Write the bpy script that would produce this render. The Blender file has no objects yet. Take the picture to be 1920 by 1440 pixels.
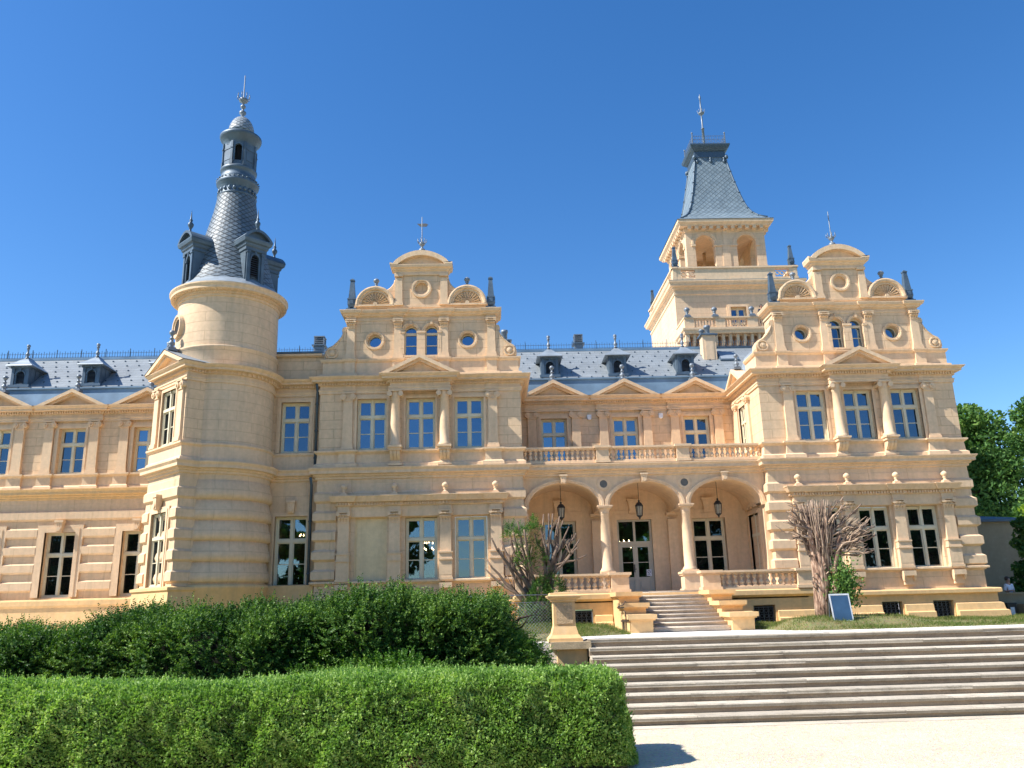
import bpy, math, random
import numpy as np
from mathutils import Matrix, Vector
R_ = math.radians
random.seed(7); rng = np.random.default_rng(7)
C = bpy.context.scene.collection
SC = bpy.context.scene

# ------------------------------------------------------------------ camera
EYE = 0.86
p_, r_, y_ = R_(15.028), R_(-1.508), R_(1.623)
F = Vector((math.sin(y_)*math.cos(p_), math.cos(y_)*math.cos(p_), math.sin(p_)))
R0 = Vector((math.cos(y_), -math.sin(y_), 0)); U0 = R0.cross(F)
CR = R0*math.cos(r_)+U0*math.sin(r_); CU = -R0*math.sin(r_)+U0*math.cos(r_)
cam = bpy.data.cameras.new('camera'); camo = bpy.data.objects.new('camera', cam); C.objects.link(camo)
cam.sensor_width = 36; cam.lens = 36*1550.2/1920; cam.clip_end = 3000; cam.clip_start = .1
m = Matrix.Identity(4)
for i in range(3):
    m[i][0] = CR[i]; m[i][1] = CU[i]; m[i][2] = -F[i]
m[2][3] = EYE
camo.matrix_world = m
SC.camera = camo
# ------------------------------------------------------------------ light
SUN = Vector((-1.0, -.265, 1.10)).normalized()          # towards the sun
elev = math.asin(SUN.z); azi = math.atan2(SUN.x, SUN.y)
w = bpy.data.worlds.new("World"); SC.world = w; w.use_nodes = True
nt = w.node_tree; bg = nt.nodes['Background']
sky = nt.nodes.new('ShaderNodeTexSky'); sky.sky_type = 'NISHITA'; sky.sun_disc = False
sky.sun_elevation = elev; sky.sun_rotation = azi; sky.altitude = 0
sky.air_density = 1.0; sky.dust_density = 0.3; sky.ozone_density = 3.0
hs = nt.nodes.new('ShaderNodeHueSaturation'); hs.inputs['Saturation'].default_value = 1.30; hs.inputs['Hue'].default_value = .505; nt.links.new(sky.outputs[0], hs.inputs['Color'])
nt.links.new(hs.outputs[0], bg.inputs[0]); bg.inputs[1].default_value = 0.118
sl = bpy.data.lights.new('sun', 'SUN'); so = bpy.data.objects.new('sun', sl); C.objects.link(so)
sl.energy = 5.0; sl.angle = R_(.5); sl.color = (1, .955, .88)
so.rotation_euler = SUN.to_track_quat('Z', 'Y').to_euler()
so.location = (-30, -10, 40)
SC.view_settings.view_transform = 'Standard'; SC.view_settings.look = 'None'
SC.view_settings.exposure = 0.76; SC.view_settings.gamma = 1

# ------------------------------------------------------------------ helpers
class MB:
    def __init__(s):
        s.v = []; s.f = []; s.mi = []; s.uv = {}; s.M = None; s.sm = []
    def add(s, vs, fs, mi=0, uvs=None, smooth=False):
        n = len(s.v)
        if s.M is not None: vs = [s.M @ Vector(q) for q in vs]
        s.v.extend([tuple(q) for q in vs])
        for k, f in enumerate(fs):
            if uvs is not None: s.uv[len(s.f)] = uvs[k]
            s.f.append(tuple(n+i for i in f)); s.mi.append(mi); s.sm.append(smooth)
    def box(s, x0, x1, y0, y1, z0, z1, mi=0):
        s.add([(x0,y0,z0),(x1,y0,z0),(x1,y1,z0),(x0,y1,z0),(x0,y0,z1),(x1,y0,z1),(x1,y1,z1),(x0,y1,z1)],
              [(0,3,2,1),(4,5,6,7),(0,1,5,4),(1,2,6,5),(2,3,7,6),(3,0,4,7)], mi)
    def frus(s, x, y, z0, z1, a0, b0, a1, b1, mi=0):   # tapered block: half sizes a (x), b (y)
        s.add([(x-a0,y-b0,z0),(x+a0,y-b0,z0),(x+a0,y+b0,z0),(x-a0,y+b0,z0),(x-a1,y-b1,z1),(x+a1,y-b1,z1),(x+a1,y+b1,z1),(x-a1,y+b1,z1)],
              [(0,3,2,1),(4,5,6,7),(0,1,5,4),(1,2,6,5),(2,3,7,6),(3,0,4,7)], mi)
    def prism(s, pts, y0, y1, mi=0):                   # polygon in x,z extruded along y
        n = len(pts)
        vs = [(x, y0, z) for x, z in pts]+[(x, y1, z) for x, z in pts]
        fs = [tuple(range(n)), tuple(range(2*n-1, n-1, -1))]+[(i, i+n, (i+1) % n+n, (i+1) % n) for i in range(n)]
        s.add(vs, fs, mi)
    def lathe(s, prof, cx=0, cy=0, n=24, mi=0, a0=0, a1=2*math.pi, smooth=True, urep=None):
        full = abs(a1-a0-2*math.pi) < 1e-6
        na = n if full else n+1
        vs = []
        for r, z in prof:
            for i in range(na):
                a = a0+(a1-a0)*i/n
                vs.append((cx+r*math.cos(a), cy+r*math.sin(a), z))
        fs = []; uvs = []
        L = 0
        for j in range(len(prof)-1):
            L2 = L+math.hypot(prof[j+1][0]-prof[j][0], prof[j+1][1]-prof[j][1])
            for i in range(n):
                i2 = (i+1) % na if full else i+1
                fs.append((j*na+i, j*na+i2, (j+1)*na+i2, (j+1)*na+i))
                if urep: 
                    u0 = urep*i/n; u1 = urep*(i+1)/n
                    uvs.append([(u0, L), (u1, L), (u1, L2), (u0, L2)])
            L = L2
        s.add(vs, fs, mi, uvs if urep else None, smooth)
    def tube(s, pts, rad, n=6, mi=0, smooth=True):
        P = [Vector(q) for q in pts]; vs = []
        up = Vector((.31, .2, .93))
        for i, q in enumerate(P):
            d = (P[min(i+1, len(P)-1)]-P[max(i-1, 0)]).normalized()
            a = d.cross(up)
            if a.length < 1e-3: a = d.cross(Vector((1, 0, 0)))
            a.normalize(); b = d.cross(a)
            r = rad[i] if hasattr(rad, '__len__') else rad
            for k in range(n):
                t = 2*math.pi*k/n; vs.append(q+a*(r*math.cos(t))+b*(r*math.sin(t)))
        fs = [(i*n+k, i*n+(k+1) % n, (i+1)*n+(k+1) % n, (i+1)*n+k) for i in range(len(P)-1) for k in range(n)]
        fs.append(tuple(range(n-1, -1, -1))); fs.append(tuple((len(P)-1)*n+k for k in range(n)))
        s.add(vs, fs, mi, None, smooth)
    def mold(s, path, prof, closed=False, mi=0, smooth=False):  # sweep (out,z) along x,y path, outward = right of travel
        n = len(path); nr = []
        for i in range(n):
            segs = []
            if closed or i > 0: segs.append((path[i-1], path[i]))
            if closed or i < n-1: segs.append((path[i], path[(i+1) % n]))
            ns = []
            for a, b in segs:
                d = Vector((b[0]-a[0], b[1]-a[1])).normalized(); ns.append(Vector((d.y, -d.x)))
            if len(ns) == 1: nr.append(ns[0])
            else:
                mm = (ns[0]+ns[1])
                if mm.length < 1e-6: nr.append(ns[0])
                else:
                    mm.normalize(); nr.append(mm/max(.3, mm.dot(ns[0])))
        vs = []
        for (x, y), nn in zip(path, nr):
            for o, z in prof: vs.append((x+nn.x*o, y+nn.y*o, z))
        k = len(prof); fs = []
        for i in range(n if closed else n-1):
            j = (i+1) % n
            for q in range(k-1): fs.append((i*k+q, j*k+q, j*k+q+1, i*k+q+1))
        if not closed:
            fs.append(tuple(range(k))); fs.append(tuple((n-1)*k+q for q in range(k-1, -1, -1)))
        s.add(vs, fs, mi, None, smooth)
    def dentils(s, path, out, z0, z1, wd=.09, gap=.08, deep=.09, closed=False, mi=0):
        n = len(path)
        for i in range(n if closed else n-1):
            a = Vector(path[i]); b = Vector(path[(i+1) % n]); d = b-a; L = d.length
            if L < .12: continue
            d.normalize(); nn = Vector((d.y, -d.x))
            k = max(1, int(L/(wd+gap))); st = L/k
            for j in range(k):
                c = a+d*(st*(j+.5))
                q = [c-d*wd/2+nn*(out-deep), c+d*wd/2+nn*(out-deep), c+d*wd/2+nn*out, c-d*wd/2+nn*out]
                s.add([(e.x, e.y, z0) for e in q]+[(e.x, e.y, z1) for e in q], [(0,1,2,3),(0,1,5,4),(1,2,6,5),(2,3,7,6),(3,0,4,7)], mi)
    def wall(s, x0, x1, z0, z1, y, ops=(), rev=.25, mi=0):
        xs = sorted({x0, x1, *[o[0] for o in ops], *[o[1] for o in ops]}); zs = sorted({z0, z1, *[o[2] for o in ops], *[o[3] for o in ops]})
        for i in range(len(xs)-1):
            for j in range(len(zs)-1):
                cx = (xs[i]+xs[i+1])/2; cz = (zs[j]+zs[j+1])/2
                if any(o[0] < cx < o[1] and o[2] < cz < o[3] for o in ops): continue
                s.add([(xs[i], y, zs[j]), (xs[i+1], y, zs[j]), (xs[i+1], y, zs[j+1]), (xs[i], y, zs[j+1])], [(0,1,2,3)], mi)
        for o in ops:
            a, b, c, d = o[:4]; kind = o[4] if len(o) > 4 else 'rect'
            cx = (a+b)/2; rx = (b-a)/2
            if kind == 'rect': out = [(a, c), (b, c), (b, d), (a, d)]
            elif kind == 'circle':
                cz = (c+d)/2; n = 32
                out = [(cx+rx*math.cos(2*math.pi*k/n), cz+rx*math.sin(2*math.pi*k/n)) for k in range(n)]
                for q, (px, pz) in enumerate([(b, d), (a, d), (a, c), (b, c)]):
                    arc = [out[(q*8+k) % n] for k in range(9)]
                    s.add([(px, y, pz)]+[(u, y, v) for u, v in arc], [(0, k+1, k+2) for k in range(8)], mi)
            else:
                rise = kind; zs_ = d-rise; n = 20
                arc = [(cx+rx*math.cos(math.pi*k/n), zs_+rise*math.sin(math.pi*k/n)) for k in range(n+1)]
                out = [(a, c), (b, c)]+arc
                h = n//2
                s.add([(b, y, d)]+[(u, y, v) for u, v in arc[:h+1]], [(0, k+1, k+2) for k in range(h)], mi)
                s.add([(a, y, d)]+[(u, y, v) for u, v in arc[h:]], [(0, k+1, k+2) for k in range(h)], mi)
            n = len(out)
            if rev <= 0: continue
            s.add([(u, y, v) for u, v in out]+[(u, y+rev, v) for u, v in out], [(k, k+n, (k+1) % n+n, (k+1) % n) for k in range(n) if not (kind not in ('circle',) and k == 0 and c <= z0+1e-6)], mi)
    def ring(s, cx, cz, y, prof, n=32, a0=0, a1=2*math.pi, ez=1.0, mi=0):   # moulded ring in the x,z plane, prof = (radius, out)
        full = abs(a1-a0-2*math.pi) < 1e-6; na = n if full else n+1; vs = []
        for r, o in prof:
            for k in range(na):
                a = a0+(a1-a0)*k/n; vs.append((cx+r*math.cos(a), y-o, cz+ez*r*math.sin(a)))
        fs = []
        for j in range(len(prof)-1):
            for k in range(n):
                k2 = (k+1) % na if full else k+1
                fs.append((j*na+k, j*na+k2, (j+1)*na+k2, (j+1)*na+k))
        s.add(vs, fs, mi)
    def mesh(s, name, mats):
        me = bpy.data.meshes.new(name); me.from_pydata(s.v, [], s.f)
        for a in mats: me.materials.append(a)
        me.polygons.foreach_set('material_index', s.mi)
        me.polygons.foreach_set('use_smooth', s.sm)
        uvl = me.uv_layers.new(name='UVMap')
        for pi, po in enumerate(me.polygons):
            if pi in s.uv:
                for k, li in enumerate(po.loop_indices): uvl.data[li].uv = s.uv[pi][k]
            else:
                nn = po.normal
                ax = abs(nn.x) > abs(nn.y)
                hz = math.hypot(nn.x, nn.y)
                sc = 1/max(.25, hz) if abs(nn.z) < .97 else 0
                for li in po.loop_indices:
                    co = me.vertices[me.loops[li].vertex_index].co
                    uvl.data[li].uv = ((co.y if ax else co.x), (co.z*sc if sc else (co.x if ax else co.y)))
        me.update(); return me

WM = {}
def tag(o, label=None, cat=None, group=None, kind=None):
    if label: o['label'] = label
    if cat: o['category'] = cat
    if group: o['group'] = group
    if kind: o['kind'] = kind
    return o
def put(name, me, parent=None, M=None, label=None):
    if isinstance(me, tuple): me = me[0].mesh(name, me[1])
    o = bpy.data.objects.new(name, me); C.objects.link(o)
    M = M.copy() if M is not None else (WM[parent].copy() if parent is not None else Matrix.Identity(4))
    WM[o] = M
    if parent is not None:
        o.parent = parent; o.matrix_basis = WM[parent].inverted() @ M
    else: o.matrix_basis = M
    if label: o['label'] = label
    return o
def empty(name, loc=(0, 0, 0), rz=0, label=None, cat=None, group=None, kind=None):
    o = bpy.data.objects.new(name, None); C.objects.link(o)
    M = Matrix.Translation(loc) @ Matrix.Rotation(rz, 4, 'Z'); o.matrix_basis = M; WM[o] = M
    o.empty_display_size = .3
    return tag(o, label, cat, group, kind)
def T(x, y, z=0): return Matrix.Translation((x, y, z))
def RZ(a): return Matrix.Rotation(a, 4, 'Z')
def pm(name, mb, mats, parent, M=None, label=None): return put(name, mb.mesh(name, mats), parent, M, label)

# ------------------------------------------------------------------ materials
def newmat(name):
    m = bpy.data.materials.new(name); m.use_nodes = True
    return m, m.node_tree, m.node_tree.nodes['Principled BSDF']
def N(nt, t, **k):
    n = nt.nodes.new(t)
    for a, b in k.items(): setattr(n, a, b)
    return n
def math_(nt, op, a, b=None, c=None):
    n = N(nt, 'ShaderNodeMath', operation=op)
    for i, q in enumerate((a, b, c)):
        if q is None: continue
        if isinstance(q, (int, float)): n.inputs[i].default_value = q
        else: nt.links.new(q, n.inputs[i])
    return n.outputs[0]
def mixc(nt, fac, a, b, mode='MIX'):
    n = N(nt, 'ShaderNodeMix', data_type='RGBA', blend_type=mode)
    for s_, q in ((0, fac), (6, a), (7, b)):
        if isinstance(q, (int, float)): n.inputs[s_].default_value = q
        elif isinstance(q, tuple): n.inputs[s_].default_value = (*q, 1)
        else: nt.links.new(q, n.inputs[s_])
    return n.outputs[2]
def noise(nt, vec, scale, detail=4, rough=.55):
    n = N(nt, 'ShaderNodeTexNoise'); n.inputs['Scale'].default_value = scale; n.inputs['Detail'].default_value = detail; n.inputs['Roughness'].default_value = rough
    if vec is not None: nt.links.new(vec, n.inputs['Vector'])
    return n.outputs[0]
def ramp(nt, fac, stops):
    n = N(nt, 'ShaderNodeValToRGB'); cr = n.color_ramp
    while len(cr.elements) < len(stops): cr.elements.new(.5)
    for e, (p, c) in zip(cr.elements, stops): e.position = p; e.color = (*c, 1) if isinstance(c, tuple) else (c, c, c, 1)
    nt.links.new(fac, n.inputs[0]); return n.outputs[0]
def bump(nt, h, st, dist, bs, prev=None):
    n = N(nt, 'ShaderNodeBump'); n.inputs['Strength'].default_value = st; n.inputs['Distance'].default_value = dist
    nt.links.new(h, n.inputs['Height'])
    if prev is not None: nt.links.new(prev, n.inputs['Normal'])
    nt.links.new(n.outputs[0], bs.inputs['Normal']); return n.outputs[0]
def pos(nt): return N(nt, 'ShaderNodeNewGeometry').outputs['Position']

def stucco(name, col, joints=0, row=.40, bw=1.15, rough=.85, blot=.10):
    m, nt, bs = newmat(name)
    P = pos(nt)
    n1 = noise(nt, P, .55, 5); n2 = noise(nt, P, 6, 4); n3 = noise(nt, P, 60, 3)
    sep = N(nt, 'ShaderNodeSeparateXYZ'); nt.links.new(P, sep.inputs[0])
    streakv = N(nt, 'ShaderNodeCombineXYZ'); nt.links.new(math_(nt, 'MULTIPLY', math_(nt, 'ADD', sep.outputs[0], math_(nt, 'MULTIPLY', sep.outputs[1], .8)), 3.5), streakv.inputs[0]); nt.links.new(math_(nt, 'MULTIPLY', sep.outputs[2], .35), streakv.inputs[2])
    n4 = noise(nt, streakv.outputs[0], 1.0, 5, .6)
    c = mixc(nt, 1, col, ramp(nt, n1, [(.3, 1-blot), (.7, 1+blot*.3)]), 'MULTIPLY')
    c = mixc(nt, 1, c, ramp(nt, n2, [(.3, .90), (.7, 1.04)]), 'MULTIPLY')
    c = mixc(nt, ramp(nt, noise(nt, P, 1.9, 7, .7), [(.56, 0.0), (.66, .16)]), c, (.60, .52, .40))
    c = mixc(nt, ramp(nt, n4, [(.47, 0.0), (.78, .38)]), c, (.40, .31, .20))
    h = n3
    if joints:
        br = N(nt, 'ShaderNodeTexBrick'); br.offset = .5
        cv = N(nt, 'ShaderNodeCombineXYZ')
        nt.links.new(math_(nt, 'ADD', sep.outputs[0], math_(nt, 'MULTIPLY', sep.outputs[1], .8)), cv.inputs[0]); nt.links.new(sep.outputs[2], cv.inputs[1])
        nt.links.new(cv.outputs[0], br.inputs['Vector'])
        for k, v in (('Scale', 1), ('Mortar Size', .016), ('Mortar Smooth', .3), ('Brick Width', bw), ('Row Height', row)): br.inputs[k].default_value = v
        br.inputs['Color1'].default_value = (1, 1, 1, 1); br.inputs['Color2'].default_value = (.93, .93, .92, 1); br.inputs['Mortar'].default_value = (.55, .5, .45, 1)
        c = mixc(nt, .85*joints, c, br.outputs['Color'], 'MULTIPLY')
        b1 = bump(nt, br.outputs['Fac'], .5, -.02, bs)
        bump(nt, n3, .25, .01, bs, b1)
    else: bump(nt, n3, .25, .01, bs)
    nt.links.new(c, bs.inputs['Base Color']); bs.inputs['Roughness'].default_value = rough
    bs.inputs['Specular IOR Level'].default_value = .25
    return m
SAND = (.79, .565, .355)
M_ASH = stucco('ashlar_stucco', SAND, .55)
M_STO = stucco('smooth_stucco', (.80, .575, .365))
M_RUS = stucco('rusticated_stucco', (.78, .56, .355), .4, row=.80, bw=1.7)
M_OCH = stucco('ochre_plinth_stucco', (.80, .525, .25))
M_TOW = stucco('tower_stucco', (.79, .572, .37), .4, row=.42, bw=1.7)
M_DOORW = stucco('shutter_paint', (.80, .62, .37), 0, rough=.6, blot=.05)

def plain(name, col, rough=.6, metal=0, nscale=8, var=.12, bumpst=0):
    m, nt, bs = newmat(name); P = pos(nt)
    n1 = noise(nt, P, nscale, 4)
    c = mixc(nt, 1, col, ramp(nt, n1, [(.3, 1-var), (.7, 1+var)]), 'MULTIPLY')
    nt.links.new(c, bs.inputs['Base Color']); bs.inputs['Roughness'].default_value = rough; bs.inputs['Metallic'].default_value = metal
    if bumpst: bump(nt, noise(nt, P, nscale*4, 4), bumpst, .02, bs)
    return m
M_FRAME = plain('window_paint', (.70, .62, .44), .45, 0, 3, .06)
M_DOOR = plain('door_paint', (.52, .47, .36), .45, 0, 3, .06)
M_ZINC = plain('zinc_sheet', (.085, .125, .165), .5, .2, 1.5, .3, .1)
M_ZINCL = plain('pale_zinc_sheet', (.30, .345, .38), .5, .3, 1.5, .18, .1)
M_IRON = plain('wrought_iron', (.035, .04, .045), .5, .5)
M_BAND = plain('eaves_zinc', (.16, .25, .34), .5, .15, 1.5, .2, .1)
M_DARK = plain('dark_void', (.008, .008, .01), .9)
M_STEEL = plain('galvanised_steel', (.19, .22, .25), .5, .3)
M_PIPE = plain('drain_pipe_zinc', (.075, .11, .145), .45, .35)
M_WHITE = plain('white_plastic', (.75, .76, .78), .5)
M_LAMPG = plain('lantern_glass', (.35, .31, .23), .25)

def glass(name, tint, fac):
    m, nt, bs = newmat(name); P = pos(nt)
    out = nt.nodes['Material Output']
    g = N(nt, 'ShaderNodeBsdfGlossy'); g.inputs['Roughness'].default_value = .015; g.inputs['Color'].default_value = (.50, .74, 1, 1)
    d = N(nt, 'ShaderNodeBsdfDiffuse')
    n1 = noise(nt, P, 1.1, 3); nt.links.new(mixc(nt, 1, tint, ramp(nt, n1, [(.35, .3), (.7, 1.4)]), 'MULTIPLY'), d.inputs[0])
    mx = N(nt, 'ShaderNodeMixShader'); mx.inputs[0].default_value = fac
    bp = N(nt, 'ShaderNodeBump'); bp.inputs['Strength'].default_value = .22; bp.inputs['Distance'].default_value = .03
    nt.links.new(noise(nt, P, .9, 2), bp.inputs['Height'])
    oi = N(nt, 'ShaderNodeObjectInfo'); nt.links.new(math_(nt, 'ADD', fac*.55, math_(nt, 'MULTIPLY', oi.outputs['Random'], fac*.75)), mx.inputs[0]); nt.links.new(bp.outputs[0], g.inputs['Normal'])
    nt.links.new(d.outputs[0], mx.inputs[1]); nt.links.new(g.outputs[0], mx.inputs[2]); nt.links.new(mx.outputs[0], out.inputs[0])
    return m
M_GLASS = glass('window_glass', (.010, .014, .022), .27)
M_GLASSD = glass('dark_window_glass', (.008, .008, .008), .15)

def slate(name, c1, c2, uvs, line=.06, dark=.45, tilt='diamond', hel=1.0):
    m, nt, bs = newmat(name)
    uv = N(nt, 'ShaderNodeUVMap'); sep = N(nt, 'ShaderNodeSeparateXYZ'); nt.links.new(uv.outputs[0], sep.inputs[0])
    u = math_(nt, 'MULTIPLY', sep.outputs[0], uvs[0]); v = math_(nt, 'MULTIPLY', sep.outputs[1], uvs[1])
    if tilt == 'diamond':
        a = math_(nt, 'ADD', math_(nt, 'MULTIPLY', u, hel), v); b = math_(nt, 'SUBTRACT', v, u)
    else:
        b = v; a = math_(nt, 'ADD', u, math_(nt, 'MULTIPLY', math_(nt, 'FLOOR', v), .5))
    fa = math_(nt, 'FRACT', a); fb = math_(nt, 'FRACT', b)
    mn = math_(nt, 'MINIMUM', fa, fb)
    ln = ramp(nt, mn, [(line*.5, 0.0), (line, 1.0)])
    cid = N(nt, 'ShaderNodeCombineXYZ'); nt.links.new(math_(nt, 'FLOOR', a), cid.inputs[0]); nt.links.new(math_(nt, 'FLOOR', b), cid.inputs[1])
    wn = N(nt, 'ShaderNodeTexWhiteNoise'); nt.links.new(cid.outputs[0], wn.inputs[0])
    c = mixc(nt, wn.outputs[0], c1, c2)
    c = mixc(nt, ln, tuple(q*dark for q in c1), c)
    c = mixc(nt, 1, c, ramp(nt, noise(nt, pos(nt), .8, 4), [(.3, .85), (.7, 1.1)]), 'MULTIPLY')
    nt.links.new(c, bs.inputs['Base Color']); bs.inputs['Roughness'].default_value = .55; bs.inputs['Metallic'].default_value = 0
    hh = math_(nt, 'MULTIPLY', ln, math_(nt, 'SUBTRACT', 1.2, mn))
    bump(nt, hh, .7, .03, bs)
    return m
M_SLATE = slate('roof_slate', (.215, .24, .255), (.245, .27, .285), (2.0, 3.2), .05, .75, 'rows')
M_SLATET = slate('tower_roof_slate', (.15, .20, .235), (.20, .255, .29), (2.4, 2.4), .10, .4)
M_SLATES = slate('spire_slate', (.085, .12, .15), (.14, .18, .215), (1, 4.2), .2, .22)

def stone_steps(name, col):
    m, nt, bs = newmat(name); P = pos(nt)
    mp = N(nt, 'ShaderNodeMapping'); mp.inputs['Scale'].default_value = (1.1, 1.5, 2.2); nt.links.new(P, mp.inputs[0])
    n1 = noise(nt, mp.outputs[0], 2.2, 8, .7); n2 = noise(nt, P, 30, 4); n3 = noise(nt, P, .7, 3)
    c = mixc(nt, 1, col, ramp(nt, n1, [(.30, .55), (.46, .95), (.7, 1.12)]), 'MULTIPLY')
    c = mixc(nt, 1, c, ramp(nt, n2, [(.3, .82), (.7, 1.1)]), 'MULTIPLY')
    c = mixc(nt, ramp(nt, n3, [(.45, 0.0), (.7, .35)]), c, (.38, .31, .21))
    c = mixc(nt, 1, c, ramp(nt, N(nt, 'ShaderNodeNewGeometry').outputs['Random Per Island'], [(0.0, .80), (1.0, 1.08)]), 'MULTIPLY')
    nt.links.new(c, bs.inputs['Base Color']); bs.inputs['Roughness'].default_value = .9
    b = bump(nt, n1, .4, .03, bs); bump(nt, n2, .4, .01, bs, b)
    return m
M_STEP = stone_steps('weathered_step_stone', (.58, .51, .40))
M_RISER = stone_steps('dirty_shaded_riser_stone', (.34, .26, .18))  # riser tone darkened for dirt and for the shade under the nosing
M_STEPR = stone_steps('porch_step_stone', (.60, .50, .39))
M_NOSE = stone_steps('nosing_front_stone', (.42, .365, .28))  # darker tone for the front faces of the nosing

def gravel(name, c1, c2, sc=45, bs_=.6):
    m, nt, bs = newmat(name); P = pos(nt)
    v = N(nt, 'ShaderNodeTexVoronoi'); v.inputs['Scale'].default_value = sc; nt.links.new(P, v.inputs['Vector'])
    n1 = noise(nt, P, .9, 6, .65); n2 = noise(nt, P, 14, 5, .7)
    c = mixc(nt, n1, c1, c2)
    c = mixc(nt, 1, c, ramp(nt, n2, [(.32, .72), (.5, 1.0), (.75, 1.08)]), 'MULTIPLY')
    c = mixc(nt, .22, c, v.outputs['Color'], 'OVERLAY')
    nt.links.new(c, bs.inputs['Base Color']); bs.inputs['Roughness'].default_value = .95
    
    if bs_: bump(nt, v.outputs['Distance'], bs_, .02, bs)
    return m
M_GRAVEL = gravel('sandy_gravel', (.70, .61, .46), (.54, .44, .30), 40)
M_TERR = gravel('pale_gravel', (.82, .79, .74), (.78, .74, .68), 30, .2)
M_GRASS = gravel('dry_lawn', (.10, .13, .035), (.26, .20, .09), 20, 0)
M_GRASSF = gravel('park_lawn', (.07, .11, .025), (.10, .13, .04), 5, 0)

def leaf(name, stops, rough=.5, trans=.3, clump=1.2):
    m, nt, bs = newmat(name)
    geo = N(nt, 'ShaderNodeNewGeometry')
    n1 = noise(nt, geo.outputs['Position'], clump, 3)
    n1 = math_(nt, 'ADD', math_(nt, 'MULTIPLY', n1, 1.5), -.25)
    n2 = math_(nt, 'ADD', math_(nt, 'MULTIPLY', noise(nt, geo.outputs['Position'], clump*7, 2), 1.7), -.35)
    f = math_(nt, 'ADD', math_(nt, 'MULTIPLY', geo.outputs['Random Per Island'], .28), math_(nt, 'ADD', math_(nt, 'MULTIPLY', n1, .38), math_(nt, 'MULTIPLY', n2, .42)))
    c = ramp(nt, f, stops)
    nt.links.new(c, bs.inputs['Base Color']); bs.inputs['Roughness'].default_value = rough
    bs.inputs['Specular IOR Level'].default_value = .18
    tr = N(nt, 'ShaderNodeBsdfTranslucent'); nt.links.new(mixc(nt, 1, c, (1.3, 1.5, .5), 'MULTIPLY'), tr.inputs[0])
    mx = N(nt, 'ShaderNodeMixShader'); mx.inputs[0].default_value = trans
    nt.links.new(bs.outputs[0], mx.inputs[1]); nt.links.new(tr.outputs[0], mx.inputs[2])
    nt.links.new(mx.outputs[0], nt.nodes['Material Output'].inputs[0]); return m
M_BOX = leaf('box_leaves', [(.14, (.018, .05, .012)), (.36, (.11, .22, .045)), (.56, (.25, .40, .10)), (.84, (.52, .62, .24))])
M_YEW = leaf('yew_needles', [(.20, (.008, .028, .010)), (.46, (.038, .105, .022)), (.80, (.21, .33, .06))], .5, .25)
M_TREE = leaf('tree_leaves', [(.2, (.025, .065, .022)), (.5, (.07, .16, .04)), (.85, (.19, .29, .06))], .6, .25, .35)
M_LIME = leaf('bright_leaves', [(.2, (.12, .2, .02)), (.6, (.26, .38, .04)), (.9, (.40, .48, .08))], .6, .35, .8)
M_BLADE = leaf('grass_blades', [(.2, (.06, .11, .025)), (.5, (.12, .17, .04)), (.75, (.28, .24, .10)), (.95, (.42, .34, .18))], .7, .3, .9)
M_CORE = plain('hedge_dark_core', (.012, .014, .008), 1)

def bark(name, c1, c2, c3):
    m, nt, bs = newmat(name); P = pos(nt)
    mp = N(nt, 'ShaderNodeMapping'); mp.inputs['Scale'].default_value = (5, 5, .9); nt.links.new(P, mp.inputs[0])
    n1 = noise(nt, mp.outputs[0], 3.5, 6, .65); n2 = noise(nt, P, 2.5, 3)
    c = ramp(nt, n1, [(.36, c1), (.5, c2), (.64, c3)])
    c = mixc(nt, 1, c, ramp(nt, n2, [(.3, .7), (.7, 1.2)]), 'MULTIPLY')
    nt.links.new(c, bs.inputs['Base Color']); bs.inputs['Roughness'].default_value = .9
    bump(nt, n1, .9, .05, bs); return m
M_BARK = bark('stripped_yew_bark', (.05, .025, .015), (.31, .18, .115), (.62, .45, .32))
M_TWIG = plain('grey_twigs', (.36, .255, .175), .9, 0, 6, .4)
M_TWIGD = plain('brown_limbs', (.17, .115, .08), .9, 0, 5, .5)
M_TRUNK = bark('dark_bark', (.05, .035, .025), (.10, .07, .05), (.18, .14, .10))

# ------------------------------------------------------------------ the palace
PAL = empty('palace', (7, 36, -.2), 0, 'ochre and sand coloured palace with two gabled wings, arcade, round tower and belvedere tower', 'palace')
I4 = Matrix.Identity(4)
G0 = -.35                                                # foot of all walls, just under the soil

def arcp(cx, cz, rx, rz, a0, a1, n): return [(cx+rx*math.cos(R_(a0+(a1-a0)*i/n)), cz+rz*math.sin(R_(a0+(a1-a0)*i/n))) for i in range(n+1)]

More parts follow.
